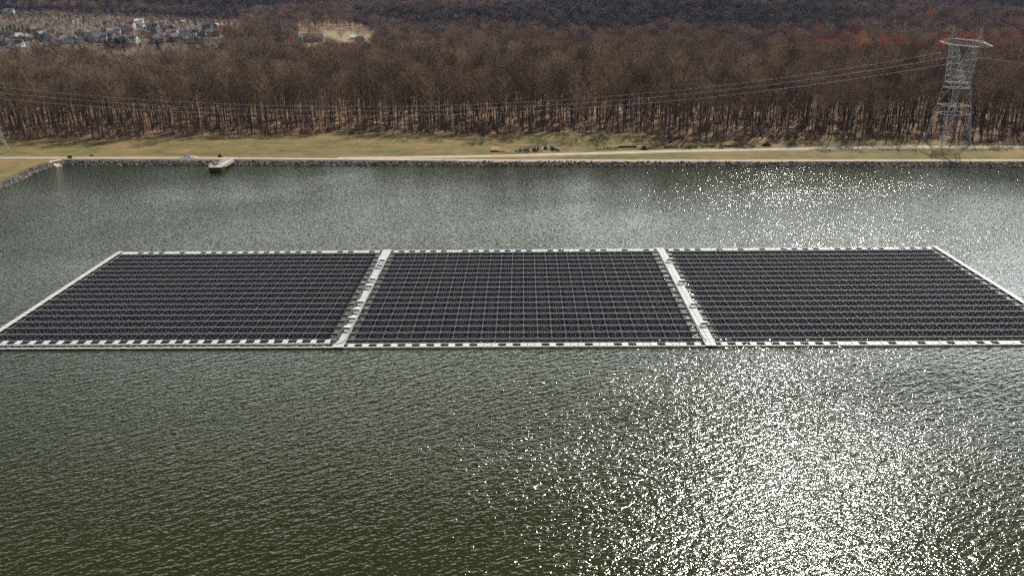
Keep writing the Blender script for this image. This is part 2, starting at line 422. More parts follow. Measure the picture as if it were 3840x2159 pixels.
# side walkways
for sx, lab in ((X0, 'narrow pale float walkway along the far left side of the plant'), (X1-1.4, 'narrow pale float walkway along the far right side of the plant, beside glittering water')):
    root = empty('float_walkway', (sx+.7, 210, 0), 0, lab, 'walkway', 'edge walkways of the plant')
    y = 172.35 if sx > 0 else 172.35
    while y < 247.3:
        deck(root, sx, sx+1.4, y, y+1.98); y += 2.0
    b = MB(); xx = .78 if sx < 0 else -.78
    b.box(min(xx-.06, xx+.06), max(xx-.06, xx+.06), -37.6, 37, -.1, .22); b.build('rubber_fender', M['dark_float_and_gap_shade'], root)
# front and back edges, one thing per block
FR = random.Random(4)
for bi, (bx0, bx1, ux0, nu) in enumerate(BX):
    nm = ('left', 'middle', 'right')[bi]
    labf = ['front edge float walkway of the left array, checkered, behind the cable channel',
            'front edge float walkway of the middle array, checkered pale tiles and dark water gaps',
            'front edge float walkway of the right array with mostly filled pale tiles'][bi]
    labb = ['back edge float walkway behind the left array, checkered with dark gaps',
            'back edge float walkway behind the middle array',
            'back edge float walkway behind the right array, ending in glittering water'][bi]
    for back in (0, 1):
        if not back: yi, yo = (177.1, 174.75) if bi == 0 else (174.55, 172.6)
        else: yi, yo = 245.25, 247.45
        lo, hi = min(yi, yo)+.2, max(yi, yo)-.2
        root = empty('edge_walkway', ((bx0+bx1)/2, (yi+yo)/2, 0), 0, labb if back else labf, 'walkway', 'edge walkways of the plant')
        b = MB(); b2 = MB(); ox, oy = root.location.x, root.location.y
        if not (bi == 0 and not back): b2.box(bx0+.05-ox, bx1-.05-ox, yi-.05-oy, yi+.05-oy, -.05, .2)
        b.box(bx0+.05-ox, bx1-.05-ox, yo-.05-oy, yo+.05-oy, -.05, .2)
        for u in range(nu+1):      # inner and outer float strips with joints
            for (s0, s1) in ((-.5, .0), (.03, .47)):
                xa = max(bx0, ux0+(u+s0)*UNIT+.03); xb = min(bx1, ux0+(u+s1)*UNIT-.03)
                if xb-xa < .3: continue
                if not (bi == 0 and not back): b2.box(xa-ox, xb-ox, yi-.16-oy, yi+.16-oy, -.1, .25, 0, .03)
                b.box(xa-ox, xb-ox, yo-.22-oy, yo+.22-oy, -.1, .28, 0, .04)
        b.build('outer_strip', M['float'], root)
        if b2.n: b2.build('inner_strip', M['float'], root)
        fill = False
        for u in range(nu+1):
            cx = ux0+u*UNIT
            if cx+.85 > bx1 or cx-.85 < bx0: continue
            tw_ = .68 if bi == 0 and not back else .8; deck(root, cx-tw_, cx+tw_, lo-.45 if not back and bi else lo-.1, hi+.1, .34)
            p = {0: (0., .25)[back], 1: (.4, .3)[back], 2: (.75, .45)[back]}[bi]
            if bi == 2 and not back: p = .05 if u < 8 else .8
            if bi == 1 and not back and u < 8: p = .0
            if FR.random() < p and u < nu and not fill:
                deck(root, cx+.86, cx+UNIT-.86, lo, hi, .30, 'filler_float'); fill = True
            else: fill = False
    if bi == 0:
        root = empty('outer_float_strip', ((bx0+bx1)/2, 173.2, 0), 0, 'outermost strip of pale floats in front of the left array, beyond the cable channel', 'float strip')
        ox, oy = root.location.x, root.location.y
        x = bx0-1.4; k = 0
        while x < bx1+.3:
            L = 2.05 if k % 2 == 0 else 1.35
            deck(root, x, min(x+L, bx1+.6), 172.3, 172.95 if k % 2 == 0 else 173.0, .32 if k % 2 == 0 else .36, 'strip_float'); x += L+.03; k += 1
        x = bx0
        k = 0
        while x < bx1-3:
            L = 1.6 if k % 2 == 0 else .8
            deck(root, x, x+L, 173.65, 174.0, .24, 'link_float'); x += L+.95; k += 1

# cables
def cable(name, runs, mat, label, r=.07):
    b = MB()
    for pts in runs:
        d = []
        for p, q in zip(pts[:-1], pts[1:]):
            k = max(1, int(math.dist(p, q)/1.5)); d += [tuple(np.array(p)+(np.array(q)-np.array(p))*t/k) for t in range(k)]
        d.append(pts[-1]); d = [(p[0]+random.gauss(0, .02), p[1], p[2]+random.gauss(0, .008)) for p in d]
        b.path(d, r, 6)
    return tag(b.build(name, mat, smooth=True), label, 'cable', 'power cables on the walkways')
wx = WALKS[0][0]
runs = []
for j in range(7):
    y_top = 236-j*9.0
    x = wx+.28+.15*(j % 5); z = .48+.14*(j//5)
    runs.append([(x, y_top, z), (x, 176.5, z), (x-.35, 174.9, z), (x-.9, 174.25-.07*j, .38), (x-2.2, 173.75-.07*j, .34), (-90, 173.55-.07*j, .3), (X0+2, 173.5-.07*j, .3)])
cable('power_cable', runs, M['rubber'], 'thick black cable bundle on the single-tile walkway, turning left along the front edge', .13)
cable('power_cable', [[(-43.55, 240, .42), (-43.5, 200, .42), (-43.6, 178, .42), (-43.7, 175.2, .42), (-44.6, 174.7, .42), (-45.2, 174.0, .4)]], M['rubber'], 'thin black cable along the right side of the walkway with most racks', .07)
cable('power_cable', [[(43.2, 244, .42), (43.15, 200, .42), (43.2, 176.6, .42), (43.6, 175.6, .42), (43.7, 175.0, .4), (43.3, 174.75, .36), (42.4, 174.7, .33), (20, 174.85, .3), (-43, 174.85, .3)]], M['brown_cable'], 'brown cable along the left side of the double walkway, hooking left at the front', .085)
# inverter racks
def rack_meshes():
    out = {}
    b = MB(); b.add([(-.85, -.35, 1.22), (.85, -.35, 1.22), (.85, .75, 1.02), (-.85, .75, 1.02), (-.85, -.35, 1.17), (.85, -.35, 1.17), (.85, .75, .97), (-.85, .75, .97)],
                    [(0, 1, 2, 3), (7, 6, 5, 4), (4, 5, 1, 0), (5, 6, 2, 1), (6, 7, 3, 2), (7, 4, 0, 3)]); out['sunshade'] = (b.mesh('sunshade', M['white']), [(0, 0, 0)])
    b = MB(); b.box(-.34, .34, -.12, .12, .35, .98, 0, .04); b.box(-.28, .28, -.135, -.12, .45, .62); out['inverter_case'] = (b.mesh('inverter_case', M['grey']), [(-.38, 0, 0), (.38, 0, 0)])
    b = MB(); b.tube((0, -.3, 0), (0, -.3, 1.18), .03); b.tube((0, .6, 0), (0, .6, 1.0), .03); b.tube((0, -.3, .35), (0, .6, .35), .025); b.tube((0, -.3, .15), (0, .6, .95), .02); out['side_frame'] = (b.mesh('side_frame', M['galv']), [(-.78, 0, 0), (.78, 0, 0)])
    b = MB(); b.tube((-.78, -.05, .4), (.78, -.05, .4), .03); b.tube((-.78, -.05, .9), (.78, -.05, .9), .03); out['rail'] = (b.mesh('rail', M['galv']), [(0, .2, 0)])
    b = MB(); b.path([(-.7, .05, .4), (-1.1, .1, .12), (-1.6, .05, .06)], .035, 5); out['lead'] = (b.mesh('lead', M['rubber']), [(0, 0, 0)])
    return out
RK = rack_meshes()
RACKS = [(-44.35, y) for y in (235.0, 230.2, 217.9, 212.0, 199.7, 194.0, 188.2, 182.0)] + [(44.95, y) for y in (234.0, 214.5, 197.0, 184.0)]
RL = ['first inverter rack from the back on the single-tile walkway', 'inverter rack second from the back on the walkway with the thick black cable', 'third inverter rack from the back beside the thick cable bundle', 'fourth inverter rack from the back beside the thick cable bundle',
      'fifth inverter rack from the back beside the thick cable bundle', 'third from the front among the racks beside the thick cable bundle', 'second rack from the front beside the thick cable bundle', 'grey inverter rack nearest the front on the walkway with the thick cable',
      'rearmost white-topped rack on the tiled double walkway', 'second rack from the back on the tiled double walkway', 'second rack from the front on the tiled double walkway', 'foremost white-topped rack on the tiled double walkway']
for (x, y), lab in zip(RACKS, RL):
    root = empty('inverter_rack', (x, y, .36), random.gauss(0, .04), lab, 'inverter rack', 'inverter racks standing on the walkways')
    for nm, (me, locs) in RK.items():
        for l in locs: link(nm, me, root, l)

# ------------------------------------------------------------------ transmission towers and wires
def tower(loc, rz, label):
    root = empty('transmission_tower', loc, rz, label, 'pylon', 'steel lattice pylons of the power line')
    def w(z): return 8.0+(4.3-8.0)*z/30.6
    S = [(-1, -1), (1, -1), (1, 1), (-1, 1)]
    for sx, sy in S:
        b = MB(); b.tube((sx*w(0), sy*w(0), -.3), (sx*w(30.6), sy*w(30.6), 30.6), .20, .16)
        zs = np.arange(1.5, 15, 1.7)      # ladder-like bracing between leg and its inner strut
        def strut(z, k):   # inner strut points, converging to the leg at the ground
            t = z/15.0; cxm = (sx*w(z)*(1-t*.55), sy*w(z)) if k == 0 else (sx*w(z), sy*w(z)*(1-t*.55)); return (*cxm, z)
        for k in (0, 1):
            b.tube((sx*w(0), sy*w(0), 0), strut(15, k), .10)
            for i, z in enumerate(zs):
                b.tube((sx*w(z), sy*w(z), z), strut(z, k), .06)
                z2 = min(z+1.7, 15); b.tube((sx*w(z), sy*w(z), z), strut(z2, k), .05)
        b.box(sx*w(0)-.5, sx*w(0)+.5, sy*w(0)-.5, sy*w(0)+.5, -.5, .25); b.build('leg', M['galv'], root)
    b = MB()
    for z, r in ((15, .16), (19.3, .15), (28, .13), (30.6, .15)):
        c = w(z)
        for i in range(4):
            p = (S[i][0]*c, S[i][1]*c, z); q = (S[(i+1) % 4][0]*c, S[(i+1) % 4][1]*c, z); b.tube(p, q, r)
        if z > 16: b.tube((S[0][0]*c, S[0][1]*c, z), (S[2][0]*c, S[2][1]*c, z), .08); b.tube((S[1][0]*c, S[1][1]*c, z), (S[3][0]*c, S[3][1]*c, z), .08)
    for za, zb in ((15, 19.3), (19.3, 28), (28, 30.6), (4, 15)):
        for i in range(4):
            p, q = S[i], S[(i+1) % 4]; A, B2 = w(za), w(zb)
            mid = ((p[0]+q[0])/2*B2, (p[1]+q[1])/2*B2, zb)
            if za == 4: continue
            b.tube((p[0]*A, p[1]*A, za), mid, .09); b.tube((q[0]*A, q[1]*A, za), mid, .09)
            if zb-za > 5:
                for t in (.33, .66):
                    zz = za+(zb-za)*t; ww = w(zz); m1 = np.array([p[0]*A, p[1]*A, za])*(1-t)+np.array(mid)*t; m2 = np.array([q[0]*A, q[1]*A, za])*(1-t)+np.array(mid)*t
                    b.tube((p[0]*ww, p[1]*ww, zz), m1, .05); b.tube((q[0]*ww, q[1]*ww, zz), m2, .05)
    b.build('body_lattice', M['galv'], root)
    # the two upright columns of the window, spreading from the waist to the bridge
    for sy in (-1, 1):
        b = MB(); P = []
        for t in np.linspace(0, 1, 7):
            z = 30.6+t*(48.6-30.6); yo = 4.3+t*(9.8-4.3); yi = 1.1+max(0, t-.12)/.88*(6.6-1.1) if t > .12 else 4.3-(4.3-1.1)*t/.12
            hx = 4.3*(1-t)+1.4*t; P.append([(-hx, sy*yo, z), (hx, sy*yo, z), (hx, sy*yi, z), (-hx, sy*yi, z)])
        for A, B2 in zip(P[:-1], P[1:]):
            for i in range(4):
                j = (i+1) % 4; b.tube(A[i], B2[i], .13, n=4); b.tube(A[i], B2[j], .06); b.tube(B2[i], B2[j], .07); b.tube(A[j], B2[i], .06)
        b.build('upper_column', M['galv'], root)
    b = MB(); n = 16
    ys = np.linspace(-21.5, 21.5, n+1); prev = None
    for i, y in enumerate(ys):
        e = max(0, abs(y)-11)/10.5; hx = 1.5*(1-e)+.1*e; zl = 48.6+e*.9; zu = 51.6-e*1.9
        cur = [(-hx, y, zl), (hx, y, zl), (hx*.9, y, zu), (-hx*.9, y, zu)]
        if prev:
            for k in range(4): b.tube(prev[k], cur[k], .12 if abs(y) < 12 else .10)
            if i % 2: b.tube(prev[0], cur[3], .06); b.tube(prev[1], cur[2], .06); b.tube(prev[0], cur[1], .06); b.tube(prev[3], cur[2], .06)
            else: b.tube(prev[3], cur[0], .06); b.tube(prev[2], cur[1], .06); b.tube(prev[1], cur[0], .06); b.tube(prev[2], cur[3], .06)
            for k in range(4): b.tube(cur[k], cur[(k+1) % 4], .05)
        prev = cur
    b.build('crossarm', M['galv'], root)
    for y in (-11, 11):
        b = MB()
        for q in ((-1.1, -1.1), (1.1, -1.1), (1.1, 1.1), (-1.1, 1.1)): b.tube((q[0], y+q[1], 51.3), (0, y, 58), .08)
        for z, s in ((53, .82), (54.6, .56), (56, .33)):
            for i in range(4):
                c = ((-1, -1), (1, -1), (1, 1), (-1, 1)); b.tube((c[i][0]*s, y+c[i][1]*s, z), (c[(i+1) % 4][0]*s, y+c[(i+1) % 4][1]*s, z), .04)
        b.build('earth_wire_peak', M['galv'], root)
    for y in PHASE:
        for s in (-1, 1):
            b = MB(); top = np.array([0, y+s*3.4, 48.7]); bot = np.array([0, y+s*.15, 44.4]); N = 16
            b.tube(top, bot, .05)
            for k in range(2, N): p = top+(bot-top)*k/N; q = top+(bot-top)*(k+.55)/N; b.tube(p, q, .22, .12, 7)
            b.build('insulator_string', M['glass_disc'], root)
    return root
PHASE = (-17.0, 0.0, 17.0)
TR, TL = (222.5, 421.5, 1.9), (-277.5, 406.0, 1.9)
RZ = R(0)
tower(TR, R(6), 'tall grey lattice pylon standing between the upper gravel road and the woods')
tl_ = tower(TL, R(8), 'lattice pylon of which only one foot shows, at the grass beside the far left trees')
tl_.scale = (1, 1, .78)
T3 = (760, 372, 1.9); T0 = (-780, 425, 1.9)
def span(A, B, y, z, sag, pair, rzA, rzB, name, label, z2=None, strain=False):
    def tp(T, rz, z): return np.array([T[0]-y*math.sin(rz), T[1]+y*math.cos(rz), T[2]+z])
    a, c = tp(A, rzA, z), tp(B, rzB, z2 or z); d = (c-a)[:2]; d /= np.linalg.norm(d); nr = np.array([-d[1], d[0], 0])
    root = empty(name, tuple(a), 0, label, 'power line', 'power lines of the pylon row')
    for off in ((-.35, .35) if pair else (0,)):
        pts = []
        for t in np.linspace(0, 1, 41):
            p = a+(c-a)*t+nr*off; p[2] -= 4*sag*t*(1-t); pts.append(tuple(p-a))
        b = MB(); b.path(pts, .045 if pair else .018, 4); b.build('wire', M['wire'], root)
    if strain:
        b = MB(); u = (c-a)/np.linalg.norm(c-a); u[2] = -.13
        for k in range(12): b.tube(tuple(u*(1.0+k*.45)), tuple(u*(1.0+k*.45+.3)), .32, .2, 7)
        b.tube(tuple(u*.5), tuple(u*6.4), .1); b.build('strain_insulator', M['glass_disc'], root)
    if pair:
        b = MB()
        for t in np.linspace(.08, .92, 8):
            p = (c-a)*t; p[2] -= 4*sag*t*(1-t); b.tube(tuple(p-nr*.35), tuple(p+nr*.35), .04)
        b.build('spacer', M['wire'], root)
SG = 23.0
for y, nm in ((17, 'farthest'), (0, 'middle'), (-17, 'nearest')):
    span(TL, TR, y, 33.4, 18.3, True, R(8), R(6), 'power_line', f'{nm} twin power line sagging in front of the woods between the two pylons', 44.2, True)
    span(TR, T3, y, 44.2, 20, True, R(6), R(6), 'power_line', f'{nm} twin power line leaving the right pylon towards the right edge')
    span(T0, TL, y, 38, 20, True, 0, R(8), 'power_line', f'{nm} twin power line beyond the far left pylon', 34.0)
for y, nm in ((11, 'farther'), (-11, 'nearer')):
    span(TL, TR, y, 45, 11, False, R(8), R(6), 'earth_wire', f'{nm} thin earth wire strung high between the peaks of the two pylons', 58)
    span(TR, T3, y, 58, 12, False, R(6), R(6), 'earth_wire', f'{nm} thin earth wire running right from the pylon peaks')

# ------------------------------------------------------------------ pier, ramp, sign, posts, piles
root = empty('pier', (-146, 373, 0), 0, 'concrete intake pier with a white-railed gangway reaching out from the rock bank', 'pier')
b = MB(); b.box(-2.9, 2.9, -2.4, 2.6, -2, 2.2); b.build('pier_block', M['dark_concrete'], root)
b = MB(); b.box(-3.05, 3.05, -2.55, 2.7, 2.2, 2.42, 0, .05); b.build('deck', M['concrete'], root)
b = MB(); b.box(-.6, 2.9, 2.72, 15.5, 1.95, 2.3); b.box(-.6, -.3, 2.72, 15.5, 1.5, 1.95); b.box(2.6, 2.9, 2.72, 15.5, 1.3, 1.95); b.build('gangway_slab', M['concrete'], root)
def railing(pts):
    b = MB(); d = []
    for p, q in zip(pts[:-1], pts[1:]):
        k = max(1, round(math.dist(p, q)/1.3)); d += [tuple(np.array(p)+(np.array(q)-np.array(p))*t/k) for t in range(k)]
    d.append(pts[-1])
    for p in d: b.tube(p, (p[0], p[1], p[2]+1.1), .05)
    for hh in (.55, 1.1):
        b.path([(p[0], p[1], p[2]+hh) for p in d], .075, 5)
    b.build('railing', M['white'], root)
railing([(-2.9, -2.4, 2.4), (-2.9, 2.4, 2.4)]); railing([(-.5, 2.8, 2.3), (-.5, 15.4, 2.3)]); railing([(2.8, 2.8, 2.3), (2.8, 15.4, 2.3)]); railing([(2.9, -.5, 2.4), (2.9, 2.5, 2.4)])
b = MB(); b.box(-.45, .45, -.35, .35, 0, 1.5); b.box(-.5, .5, -.4, .4, 1.5, 1.58); o = b.build('gate_gear', M['grey'], root, loc=(-.9, .8, 2.42))
b = MB()
for x in (-1.6, .6):
    b.tube((x, 2.2, 2.4), (x, 2.2, 4.1), .07)
b.tube((-1.6, 2.2, 4.1), (.6, 2.2, 4.1), .07); b.build('gate_frame', M['steel'], root)
b = MB(); C4 = [np.array(p) for p in ((-236.4, 390.2), (-233.2, 395.2), (-226.8, 390.6), (-230.6, 386.6))]; vs = []
for i in range(7):
    t = i/6
    for k in range(4): p = (C4[0]*(1-k/3)+C4[1]*k/3)*(1-t)+(C4[3]*(1-k/3)+C4[2]*k/3)*t; vs.append((p[0], p[1], 1.95-2.3*t))
vs += [(v[0], v[1], v[2]-1.5) for v in vs]
b.add(vs, [(i*4+k, i*4+k+1, i*4+k+5, i*4+k+4) for i in range(6) for k in range(3)]+[(i*4, i*4+4, i*4+32, i*4+28) for i in range(6)]+[(i*4+3, i*4+31, i*4+35, i*4+7) for i in range(6)]+[(24, 25, 53, 52), (25, 26, 54, 53), (26, 27, 55, 54), (1, 0, 28, 29), (2, 1, 29, 30), (3, 2, 30, 31)])
tag(b.build('boat_ramp', plain('cream_concrete', (.60, .50, .36), .9, .1, 1.5)), 'cream concrete ramp sloping through the rocks into the corner of the water', 'ramp')
root = empty('notice_board', (-228.2, 394.9, hgt(-228.2, 394.9)), 0, 'blank black notice board on two thin posts beside the concrete ramp', 'sign')
b = MB(); b.box(-1.15, 1.15, -.04, .04, .75, 2.05); b.build('board', M['black'], root)
for s in (-1, 1): b = MB(); b.tube((s*1.0, .08, -.2), (s*1.0, .08, 2.0), .05); b.build('post', M['black'], root)
px, py = at(172, 556, 2.2)[:2]
root = empty('marker_post', (px, py, hgt(px, py)), 0, 'pale steel marker post with two slimmer posts on the grass before the woods', 'post')
for x, hh, r in ((-1.9, 2.6, .06), (0, 4.2, .14), (1.9, 2.6, .06)): b = MB(); b.tube((x, 0, -.2), (x, .1, hh), r, r*.8); b.build('post', M['steel'], root)
def mound(name, px, py, w, d, h, mat, label, cat, seed=0, spiky=.3):
    x, y = at(px, py, 2.0)[:2]; rr = random.Random(seed); b = MB(); nr, na = 6, 18; vs = []; fs = []
    for i in range(nr+1):
        t = i/nr
        for k in range(na):
            a = 2*math.pi*k/na; q = 1+rr.uniform(-spiky, spiky)*.5*t
            vs.append((w/2*t*q*math.cos(a), d/2*t*q*math.sin(a), h*max(0, (1-t**1.5))*(1+rr.uniform(-spiky, spiky))-.05*t))
    for i in range(nr):
        for k in range(na): a = i*na+k; c = i*na+(k+1) % na; fs.append((a, a+na, c+na, c))
    b.add(vs, fs); return tag(b.build(name, mat, loc=(x, y, hgt(x, y))), label, cat)
mound('gravel_heap', 706, 589, 9.5, 5, 1.5, plain('pale_gravel_heap', (.42, .40, .38), .95, .4, 2.2), 'low heap of pale grey gravel beside the shore road', 'heap', 1)
mound('brush_heap', 826, 588, 3.0, 2.2, 1.1, plain('dark_brush', (.05, .035, .03), .95, .5, 3), 'small dark heap of brush beside the road behind the pier', 'heap', 2, .7)
mound('rubble_heap', 345, 584.5, 3.6, 1.8, .7, plain('brown_rubble', (.20, .13, .10), .95, .5, 3), 'small heap of reddish rubble behind the notice board road', 'heap', 3, .6)
mound('soil_heap', 2325+90, 560, 3.8, 2.4, 1.5, plain('dark_soil_a', (.045, .038, .033), .95, .4, 3), 'steep little heap of dark soil right of the log row', 'heap', 5, .5)
for k, (x, y) in enumerate(((432, 529), (458, 529.5))):
    o = mound('pale_boulder', x, y, 1.6, 1.0, .7, M['concrete'], ('left', 'right')[k]+' one of two small pale boulders at the edge of the dark woods', 'boulder', 8+k, .2)
# pipes
def pipe(name, p, q, r, mat, label, cat, group, hollow=True):
    c = (np.array(p)+np.array(q))/2; n = 12; b = MB(); p = np.array(p)-c; q = np.array(q)-c
    d = (q-p)/np.linalg.norm(q-p); u = np.cross(d, [0, 0, 1.0]); u /= np.linalg.norm(u); w = np.cross(d, u); V = []
    for cc, rr in ((p, r), (q, r), (q, r*.8), (p, r*.8)):
        for k in range(n): t = 2*math.pi*k/n; V.append(tuple(cc+rr*(u*math.cos(t)+w*math.sin(t))))
    fs = []
    for lay in range(4):
        for k in range(n): a = lay*n+k; a2 = lay*n+(k+1) % n; e = ((lay+1) % 4)*n+k; e2 = ((lay+1) % 4)*n+(k+1) % n; fs.append((a, a2, e2, e))
    b.add(V, fs)
    if not hollow: b.add(V[:n], [tuple(reversed(range(n)))]); b.add(V[n:2*n], [tuple(range(n))])
    return tag(b.build(name, mat, smooth=False, loc=tuple(c)), label, cat, group)
orange = plain('orange_clay', (.38, .20, .13), .8, .2, 1.5); rust = plain('rusty_orange', (.36, .15, .06), .8, .35, 1.5); tan = plain('tan_clay', (.33, .21, .14), .85, .25, 1.5)
logm = plain('grey_bark', (.15, .125, .11), .95, .45, 1.2); loge = plain('pale_old_log', (.26, .24, .21), .95, .35, 1.2); darklog = plain('dark_log', (.035, .03, .03), .95, .4, 1.5)
G = 'pipes laid in a row by the upper road'
od = ('first', 'second', 'third', 'fourth')
def flat(px, py): v = at(px, py, 2.0); return v.x, v.y
for k in range(4):
    x, y = flat(1800+(322+56*k)/7.36, 520+355/7.36); pipe('clay_pipe', (x, y, hgt(x, y)+.55), (x+.1, y+9.5, hgt(x, y+9.5)+.55), .48, orange, f'large orange pipe, {od[k]} from the left of the four big ones', 'pipe', G)
for k, px in enumerate((545, 590, 650)):
    x, y = flat(1800+px/7.36, 520+368/7.36); pipe('rusty_pipe', (x, y, hgt(x, y)+.38), (x+.2, y+8.5, hgt(x, y+8)+.38), .3, rust, f'rusty orange narrower pipe, {od[k]} of three right of the big pipes', 'pipe', G)
for k, px in enumerate((708, 738, 772, 808)):
    x, y = flat(1800+px/7.36, 520+374/7.36); pipe('slim_pipe', (x, y, hgt(x, y)+.25), (x+.3, y+7.5, hgt(x, y+7.5)+.25), .2, tan, f'slim tan pipe, {od[k]} in the group before the logs', 'pipe', G)
lr = random.Random(3)
LG = [(985, 355, 1065, 235, 0), (1120, 340, 1150, 280, 2), (1155, 355, 1170, 330, 0), (1215, 330, 1262, 250, 0), (1290, 330, 1330, 260, 0), (1320, 340, 1370, 240, 2), (1365, 355, 1440, 275, 3), (1480, 320, 1540, 240, 0), (1500, 330, 1560, 255, 2), (1540, 320, 1600, 270, 1), (1610, 310, 1660, 250, 2), (1700, 340, 1765, 245, 1), (1800, 290, 1860, 230, 2), (1840, 300, 1900, 240, 0), (2035, 330, 2005, 230, 2), (2065, 325, 2035, 215, 1), (2090, 320, 2070, 230, 0), (2180, 345, 2120, 235, 0)]
ordn = 'first second third fourth fifth sixth seventh eighth ninth tenth eleventh twelfth thirteenth fourteenth fifteenth sixteenth seventeenth eighteenth'.split()
for k, (a, c, d, e, mm) in enumerate(LG):
    x, y = flat(1800+a/7.36, 520+c/7.36); ln = lr.uniform(4.5, 7); dx = (d-a)/7.36*430/2985; r = lr.uniform(.32, .55)
    y0 = y+lr.uniform(0, 1)
    pipe('log', (x, y0, hgt(x, y0)+r+(.5 if mm == 2 else 0)), (x+dx-.6, y0+ln, hgt(x, y0+ln)+r+lr.uniform(0, .8)), r, [logm, loge, darklog, tan][mm], f'{["grey-brown", "pale weathered", "dark rotten", "reddish slim"][mm]} felled log, {ordn[k]} from the pipes', 'log', 'felled logs lying in a row by the upper road', False)
# timber and tyre stacks further right
def stack(kind, p0, p1, h, mat, label, cat, n=6, seed=0):
    (xa, ya), (xb, yb) = flat(*p0), flat(*p1); rr = random.Random(seed); root = empty(kind, ((xa+xb)/2, (ya+yb)/2, hgt((xa+xb)/2, (ya+yb)/2)), 0, label, cat); L = math.hypot(xb-xa, yb-ya)
    for k in range(n):
        b = MB(); z = .18+h*(k//2)/max(1, n//2); yy = (k % 2)*.6-.3+rr.uniform(-.2, .2); s = rr.uniform(0, .12)*L
        b.tube((-L/2+s, yy, z), (L/2-rr.uniform(0, .1)*L, yy+rr.uniform(-.3, .3), z+rr.uniform(-.05, .2)), .2, .17, 6); b.build('timber', mat, root)
    return root
def tyres(p0, p1, label, n, seed):
    (xa, ya), (xb, yb) = flat(*p0), flat(*p1); rr = random.Random(seed)
    root = empty('tyre_row', ((xa+xb)/2, (ya+yb)/2, hgt((xa+xb)/2, (ya+yb)/2)), 0, label, 'stack')
    for k in range(n):
        x = (k/(n-1)-.5)*(xb-xa); r = rr.uniform(.4, .75); b = MB(); p = np.array([x, rr.uniform(-.2, .2), r]); n2 = 10
        for j in range(n2):
            t0, t1 = 2*math.pi*j/n2, 2*math.pi*(j+1)/n2
            b.tube(p+np.array([0, math.cos(t0), math.sin(t0)])*r*.75, p+np.array([0, math.cos(t1), math.sin(t1)])*r*.75, r*.28, n=5)
        b.build('ring', darklog, root)
S6 = 6.44
stack('pale_timber', (2200+205/S6, 559), (2200+390/S6, 559.5), .7, plain('bleached_timber', (.5, .42, .33), .9, .2), 'bleached pale timber beams left of the black rings', 'timber', 5, 1)
tyres((2200+420/S6, 559), (2200+740/S6, 558.5), 'jumble of dark rounded lumps beside the bleached timber', 9, 2)
stack('dark_timber', (2200+760/S6, 553), (2200+1240/S6, 552.5), .5, darklog, 'long low line of dark rotting timber on the mound foot', 'timber', 5, 3)
stack('grey_timber', (2200+1850/S6, 553.5), (2200+2220/S6, 553), .7, logm, 'grey timber beams left of the two black ring stacks', 'timber', 5, 4)
tyres((2200+2260/S6, 553), (2200+2400/S6, 552.5), 'left one of two short rows of black rings beside the upper road', 5, 5)
tyres((2550+215/S6, 552.5), (2550+415/S6, 552), 'right one of two short rows of black rings beside the upper road', 7, 6)
stack('brown_timber', (2550+510/S6, 550.5), (2550+870/S6, 549.5), .5, logm, 'low brown timber row left of the rust-red beams', 'timber', 5, 7)
stack('red_beams', (2550+1050/S6, 549.5), (2550+1420/S6, 549.5), .9, plain('rust_red_beam', (.22, .07, .05), .8, .3), 'rust-red steel beams stacked beside the upper road', 'beams', 6, 8)
stack('short_slab', (2550+1730/S6, 550), (2550+1820/S6, 550), .4, loge, 'short pale slab stack on the grass, right of the red beams', 'slabs', 4, 9)
mound('dark_heap', 2550+2090/S6, 546.5, 5.5, 2.4, 1.4, plain('dark_soil_b', (.035, .032, .03), .95, .4, 3), 'low dark heap right of the short pale slabs', 'heap', 15, .6)
mound('dark_tarp', 2200+2020/S6, 537, 2.8, 2.0, 1.2, plain('black_tarp', (.02, .022, .028), .5, .3, 3), 'black covered heap at the foot of the woods behind the timber', 'heap', 16, .3)

# ------------------------------------------------------------------ rocks of the bank
def rock_mesh(seed, mat):
    rr = np.random.default_rng(seed); b = MB(); n = 14
    import bmesh
    bm = bmesh.new(); bmesh.ops.create_icosphere(bm, subdivisions=1, radius=.5)
    for v in bm.verts: v.co *= float(rr.uniform(.72, 1.2))
    s = rr.uniform(.7, 1.3, 3); s[2] *= .75
    for v in bm.verts: v.co = Vector((v.co.x*s[0], v.co.y*s[1], v.co.z*s[2]))
    me = bpy.data.meshes.new('rock'); bm.to_mesh(me); bm.free(); me.materials.append(mat); return me
rocky = plain('riprap_stone', (.20, .175, .155), .9, .35, 2.0, rnd=.8)
ROCKS = [rock_mesh(k, rocky) for k in range(8)]
def grad_shore(x, y):
    e = .05; sx = (lake_s(x+e, y)-lake_s(x-e, y))/(2*e); sy = (lake_s(x, y+e)-lake_s(x, y-e))/(2*e); return sx, sy
pts = []
xs = rng.uniform(-245, 300, 60000); ys = rng.uniform(320, 400, 60000)
S = lake_s(xs, ys); ok = (S > -.5) & (S < 3.1)
xs, ys, S = xs[ok], ys[ok], S[ok]
